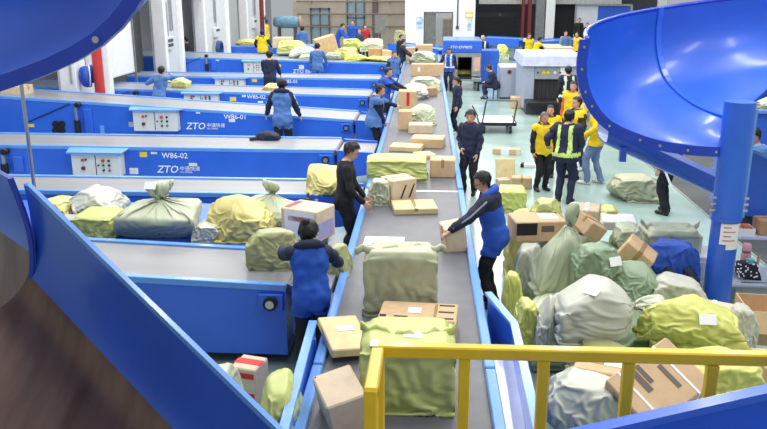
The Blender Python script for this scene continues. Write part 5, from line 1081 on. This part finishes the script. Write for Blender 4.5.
    shell('trousers', (onleg & (fx[:, 2] > .05) & (fh < max(-hem+.06, -.08) if hem > .1 else fh < 9)) | (ontor & (fh < (-hem+.05 if hem > .1 else .06))), .023, CL[legs], .022, 9)
    shell('shoes', fz == T('foot'), .008, shoes, 0)
    if vest:
        vm = (ontor & (fh > -.10) & (fh < .50)) | (onleg & (fh > -.10)) | ((fz == T('uarm')) & (fh > .40))
        vo = shell('vest', vm, .044, CL[vest], .016, 9, flare=.03)
        if bands:
            bm_ = (ontor | onleg) & (((fh > -.03) & (fh < .03)) | ((np.abs(np.abs(fx[:, 0])-.095) < .028) & (fh > .03) & (fh < .5)))
            shell('reflective_band', bm_, .052, CL[bands], .016, 9, parent=vo, flare=.03)
    elif bands:
        bm_ = (ontor | onleg) & (((fh > .02) & (fh < .08)) | ((np.abs(np.abs(fx[:, 0])-.09-(fh-.3)*.1*0) < .026) & (fh > .08) & (fh < .52)))
        shell('reflective_harness', bm_, .040, CL[bands], .026, 11.0, flare=.03)
    # hair: scalp part of the head
    q = (P-hc) @ Hm/HS; hm_ = hairm or HAIR
    line = (q[:, 2] > (.064 if hair == 'short' else .05)) | ((q[:, 1] < .030) & (q[:, 2] > .016)) | ((q[:, 1] < .004) & (q[:, 2] > -.022)) | ((q[:, 1] < -.022) & (q[:, 2] > (-.088 if hair == 'short' else -.14)))
    hmask = (fz == T('head')) & np.array([all(line[i] for i in f_) for f_ in Fa])
    if hair != 'none':
        ho = shell('hair', hmask, .016 if hair == 'short' else .026, hm_, .014, 30)
        if hair == 'bun': obj('hair_bun', ball((hc+Hm @ V3H((0, -.085, .105)))*s, .046*s, 12, 8), hm_, ho or e, smooth=True)
        if hair == 'tail': obj('ponytail', tube([(hc+Hm @ V3H(p))*s for p in ((0, -.09, .03), (.02, -.13, -.02), (.04, -.12, -.12), (.045, -.10, -.17))], [.025*s, .032*s, .026*s, .01*s], 8), hm_, ho or e, smooth=True)
    if not low:
        for sd in (-1, 1):
            obj('eye', ball((hc+Hm @ V3H((sd*.031, .0815, .004)))*s, (.011*s, .007*s, .005*s), 8, 6), EYE, bodym, smooth=True)
            obj('eyebrow', ball((hc+Hm @ V3H((sd*.032, .086, .026)))*s, (.016*s, .005*s, .0028*s), 8, 5), hm_, bodym, smooth=True)
        obj('mouth', ball((hc+Hm @ V3H((0, .0935, -.058)))*s, (.022*s, .006*s, .0055*s), 8, 5), LIP, bodym, smooth=True)
    if hood:
        c = sp(0, -.085, 1.455); g = [ball((0, 0, 0), (.125, .075, .075), 16, 8)]
        pts = [sp(.125*math.cos(t), -.02+.105*math.sin(t), 1.475+.035*-math.sin(t)) for t in np.linspace(-.35, math.pi*2-2.79, 16)]
        obj('hood', tube([p*s for p in [sp(.13*math.cos(t), .0+.095*math.sin(t), 1.462-.03*math.sin(t)) for t in np.linspace(-3.7, .55, 18)]], [.018*s]+[.04*s]*5+[.052*s]*6+[.04*s]*5+[.018*s], 10), CL[hood], topm or e, smooth=True)
    if collar:
        obj('collar', tube([sp(.068*math.cos(t), .062*math.sin(t)-.004, 1.475)*s for t in np.linspace(0, 2*math.pi, 17)], .02*s, 6), CL[collar], topm or e, smooth=True)
    if stripe:
        for (sd, el, wr_), (a, b, r, z) in zip(hd, [b_ for b_ in bones if b_[3] == 'uarm']):
            o_ = V3((0, 0, 0)); dn = V3((sd*.75, -.3, .45))
            g = []
            for t in (0.1, .5, 1): g.append((a+(b-a)*t+dn/np.linalg.norm(dn)*(r+.016-.006*t))*s)
            for t in (.5, .95): g.append((el+(wr_-el)*t+dn/np.linalg.norm(dn)*(.052-.012*t))*s)
            obj('sleeve_stripe', tube(g, .011*s, 6), CL[stripe], topm or e, smooth=True)
    if glasses:
        g = []
        for sd in (-1, 1):
            g.append(tube([(hc+Hm @ V3H((sd*.034+.024*math.cos(t), .102, .002+.018*math.sin(t))))*s for t in np.linspace(0, 6.28, 13)], .0028*s, 5)); g.append(cyl((hc+Hm @ V3H((sd*.058, .1, .004)))*s, (hc+Hm @ V3H((sd*.085, .0, .004)))*s, .0028*s, 5))
        g.append(cyl((hc+Hm @ V3H((-.01, .104, .004)))*s, (hc+Hm @ V3H((.01, .104, .004)))*s, .0028*s, 5)); obj('glasses', join(*g), INK, bodym)
    return e
def head_at(px, py, Y, z=0): p = PY(px, py, Y); return (p.x, Y, z), p.z-z     # standing place and height from the crown pixel
HB = PY(455, 235, 9.25)                                  # carton in the hands of the man with glasses
carton(None, 0, 'small carton held in the hands of the man with glasses', loc=(HB.x, 9.3, HB.z-.20), size=(.26, .30, .34), rz=14, tilt=(4, -8), mt=KRAFT2)
person('man in black shirt and trousers standing with one hand on the main belt', (-1.27, 10.85, 0), 1.80, -78, 'black', 'black', wh={1: (-1.0, 10.70, .98), -1: (-1.02, 11.1, .95)}, lean=4, head=(28, -12), hem=.05, feet={-1: (-.12, .08, .075), 1: (.1, -.06, .075)})
person('woman with a hair bun and royal blue jacket hauling a sack off the conveyor', (-1.22, 7.42, 0), 1.64, 14, 'blue', 'black', sleeve='navy', wh={-1: PY(282, 250, 7.9), 1: (-1.0, 7.95, 1.05)}, lean=10, head=(15, -32), hair='bun', hood='navy', hem=.2, curl=.8, build=1.0)
person('man with glasses in a blue hooded jacket holding a small carton', (.76, 9.40, 0), 1.75, 80, 'blue', 'black', sleeve='navy', wh={-1: PY(449, 232, 9.1), 1: (HB.x-.05, 9.52, HB.z-.06)}, lean=12, head=(26, 8), hood='blue', stripe='grey', glasses=True, patch=True, hem=.20, curl=.8, build=1.06)
l, h = head_at(464, 110, 15.0); l = (max(l[0], .67), l[1], 0); person('woman in a navy jacket with red collar standing by the belt rail', l, h, 160, 'navy', 'black', collar='red', hair='tail', head=(6, 8), wh={1: (.50, 14.98, .92), -1: (.80, 14.82, .84)}, hem=.16)
l, h = head_at(454, 77, 21.6); l = (max(l[0], .58), l[1], 0); person('woman in dark clothes with ponytail walking along the belt', l, h, 100, 'navy', 'black', hair='tail', head=(10, 0), hem=.12, shoes=SHOEW, vox=.022)
l, h = head_at(384, 84, 17.65); person('man in a light blue vest sorting parcels beside the crumpled pale sack', (min(l[0], -1.38), l[1], 0), h, -84, 'navy', 'black', vest='sky', wh={1: PY(385, 126, 17.7), -1: PY(403, 108, 18.3)}, lean=9, head=(16, 0), curl=.8)
l, h = head_at(392, 67, 21.6); person('man in a blue vest leaning towards the whitish sack', (min(l[0], -1.43), l[1], 0), h, -100, 'navy', 'black', vest='blue', lean=10, head=(10, -10), wh={1: PY(404, 92, 21.4), -1: PY(408, 90, 21.9)}, vox=.022)
l, h = head_at(394, 51, 28.7); person('worker in a pale blue vest facing the belt beside the long carton', l, h, -150, 'navy', 'black', vest='sky', head=(8, 0), vox=.022, low=True)
l, h = head_at(405, 39, 33.6); person('man in a dark uniform reaching over the far sack', (l[0]-.1, l[1], 0), h, -90, 'navy', 'navy', head=(12, 0), wh={1: PY(412, 56, 33.4), -1: PY(413, 57, 33.9)}, vox=.024, low=True)
l, h = head_at(403, 34.5, 36.6); person('dark-haired person standing behind the man in dark uniform', (l[0]-.1, l[1], 0), min(h, 1.8), -120, 'black', 'black', vox=.026, low=True)
l, h = head_at(450, 48, 30.7); person('guard with white harness bending beside the silver scanner mouth', (.48, 30.6, 0), 1.64, 168, 'blue', 'navy', sleeve='navy', bands='white', lean=6, head=(24, 10), wh={1: PY(438, 67, 30.5), -1: PY(457, 72, 30.6)}, vox=.022)
l, h = head_at(483, 35, 35.5); person('bald guard with white crossed harness behind the blue cabinet', l, h, 178, 'navy', 'navy', bands='white', hair='none', vox=.024, low=True)
q = PZ(494, 99, 0); person('seated worker in jeans bending forward beside the grey scanner cabinet', (q.x+.05, q.y, 0), 1.66, 78, 'navy', 'jeans', lean=24, head=(30, 0), sit=True, hands={-1: (-.12, .36, .62), 1: (.12, .36, .62)}, vox=.022)
l, h = head_at(281, 79, 17.6); person('worker in a blue hooded jacket leaning on the conveyor marked 01', l, h, 0, 'sky', 'black', sleeve='navy', hood='navy', stripe='white', wh={-1: PY(266, 116, 17.95), 1: PY(300, 116, 17.95)}, head=(14, 0), lean=4, hem=.20)
l, h = head_at(269, 51, 25.7); person('worker in a plain navy jacket with his back turned', l, h, 2, 'navy', 'black', wh={-1: (l[0]-.28, 26.15, 1.05), 1: (l[0]+.26, 26.15, 1.05)}, head=(15, 0), hem=.18, vox=.022)
l, h = head_at(317, 43, 29.7); person('worker in blue overalls facing the far heap of sacks', l, h, 0, 'sky', 'blue', head=(15, 0), wh={-1: (l[0]-.3, 30.1, 1.1), 1: (l[0]+.3, 30.1, 1.1)}, vox=.022, hem=.2, low=True)
l, h = head_at(157, 66, 21.6); person('worker in a light blue jacket reaching for a lime sack', l, h, -25, 'sky', 'blue', wh={-1: PY(152, 80, 22.0), 1: PY(172, 73, 22.4)}, lean=12, head=(12, 0), hem=.2, vox=.022, low=True)
l, h = head_at(184, 38, 33.2); person('man in a black shirt standing at the loading dock door', (l[0]+.1, 33.2, 0), 1.85, 78, 'black', 'black', vox=.024, low=True)
l, h = head_at(262, 30, 37.5); person('worker in a yellow vest with black sleeves seen from behind', l, h, 0, 'black', 'black', vest='yellow', vox=.024, low=True, hands={-1: (-.33, .2, 1.0), 1: (.33, .2, 1.0)})
l, h = head_at(266, 18, 47.4); person('worker in a yellow top far back beside the dark red standpipe', l, min(h, 1.95), 90, 'yellow', 'black', vox=.028, low=True)
l, h = head_at(250, 35, 40.3); l = (max(l[0], -8.6), l[1], 0); person('dark-haired worker half hidden behind the cream sack', l, min(h, 1.75), 90, 'navy', 'black', vox=.028, low=True)
l, h = head_at(302, 25, 41.0); person('worker in a light blue jacket turned to the beige wall', l, min(h, 1.9), 0, 'sky', 'navy', vox=.026, low=True)
l, h = head_at(340, 18, 44.0); person('worker in blue stooping over the crest of the far heap', (l[0]-.2, l[1], 0), 1.98, -95, 'blue', 'blue', lean=28, head=(20, 0), vox=.026, low=True, hands={-1: (-.1, .6, .9), 1: (.15, .6, .9)})
l, h = head_at(353, 18, 46.0); person('worker in a bright blue top standing by the glazed door', l, 1.98, 160, 'blue', 'black', vox=.026, low=True)
l, h = head_at(360, 28, 42.5); person('worker in grey-blue sitting low behind the far heap', l, 1.7, 150, 'djeans', 'navy', vox=.028, low=True)
l, h = head_at(365, 24, 44.0); person('worker in a maroon and blue top next to the one in grey-blue', l, 1.85, 200, 'navy', 'black', vest='red', vox=.028, low=True)
l, h = head_at(529, 33, 38.0); person('worker in a yellow vest with blue sleeves bending at the grey scanner', l, min(h, 1.85), 200, 'navy', 'navy', vest='yellow', head=(20, 0), vox=.026, low=True)
l, h = head_at(536, 36, 35.5); person('worker in a yellow vest reaching over flat cartons', l, min(h, 1.85), -75, 'black', 'navy', vest='yellow', lean=14, head=(20, 0), hands={-1: (-.1, .5, 1.05), 1: (.1, .5, 1.05)}, vox=.026, low=True)
l, h = head_at(566, 31, 40.2); person('worker in a striped light blue jacket behind the grey scanner', l, min(h, 1.9), 180, 'sky', 'navy', sleeve='grey', vox=.026, low=True)
l, h = head_at(578, 32, 40.0); person('worker in black with a yellow vest beside the spiral chute rim', l, min(h, 1.9), 120, 'black', 'navy', vest='yellow', vox=.026, low=True)
l, h = head_at(569, 66, 22.6); person('guard in dark uniform with pale reflective vest behind the group', l, h, 10, 'black', 'black', vest='navy', bands='reflect', vox=.022, low=True)
l, h = head_at(571, 81, 19.3); person('worker in an orange top and yellow vest behind the group', (l[0]+.08, l[1], 0), h, 150, 'orange', 'black', vest='yellow', vox=.02)
l, h = head_at(551, 105, 16.6); person('young man in a yellow vest at the back of the group', l, h, 165, 'black', 'black', vest='yellow', vox=.02)
l, h = head_at(546, 112, 15.4); person('grey-haired man in a yellow vest facing the guard', (l[0]-.03, l[1], 0), h, 200, 'black', 'black', vest='yellow', hairm=HAIRG, vox=.018, skin=1)
l, h = head_at(565, 108, 14.45); person('guard in dark uniform and neon reflective vest with his back turned', (2.40, 14.45, 0), 1.74, -28, 'navy', 'navy', vest='navy', bands='neon', head=(0, -18), wh={1: PY(580, 144, 14.6), -1: (2.1, 14.75, 1.05)}, lean=2, build=1.08)
l, h = head_at(576, 100, 16.4); person('man in dark sleeves and yellow vest turned to the guard', (l[0]+.05, l[1], 0), 1.72, 110, 'dgreen', 'black', vest='yellow', vox=.02)
l, h = head_at(598, 92, 15.9); person('man in a yellow jacket, pale jeans and white shoes', (3.25, 16.0, 0), 1.78, 60, 'yellow', 'jeans', shoes=SHOEW, vox=.02, head=(5, 0), hands={-1: (-.28, .15, .98), 1: (.25, .1, .9)}, feet={-1: (-.12, .1, .075), 1: (.12, -.1, .075)})
l, h = head_at(586, 94, 17.2); person('man in yellow vest over grey sleeves and dark jeans', (3.15, 17.3, 0), 1.74, 130, 'lblue', 'djeans', vest='yellow', shoes=SHOEW, vox=.02)
person('person in black trousers and black trainers behind the spiral chute', (4.10, 13.85, 0), 1.70, 40, 'blue', 'black', head=(10, 0), vox=.02, feet={-1: (-.1, -.06, .075), 1: (.1, .05, .075)})
l, h = head_at(760, 116, 12.7); person('boy in a pale blue jacket behind the blue guard panel', l, min(h, 1.75), 110, 'lblue', 'navy', vest='sky', head=(25, 0), vox=.02)
l, h = head_at(579, 22, 51.0); person('person in black standing before the open white truck door', l, 1.95, 170, 'black', 'black', vox=.03, low=True)
l, h = head_at(587, 30, 49.0); person('person in dark clothes by the truck with the blue side', l, 1.75, 170, 'black', 'black', vox=.03, low=True)
# stick held by the person behind the chute
a, b = PY(664, 168, 13.7), PY(673, 191, 13.6); o = obj('rolled_paper', cyl(tuple(a), tuple(b), .02), PAPER); tag(o, 'white rolled paper held by the person in black trousers', 'paper roll')
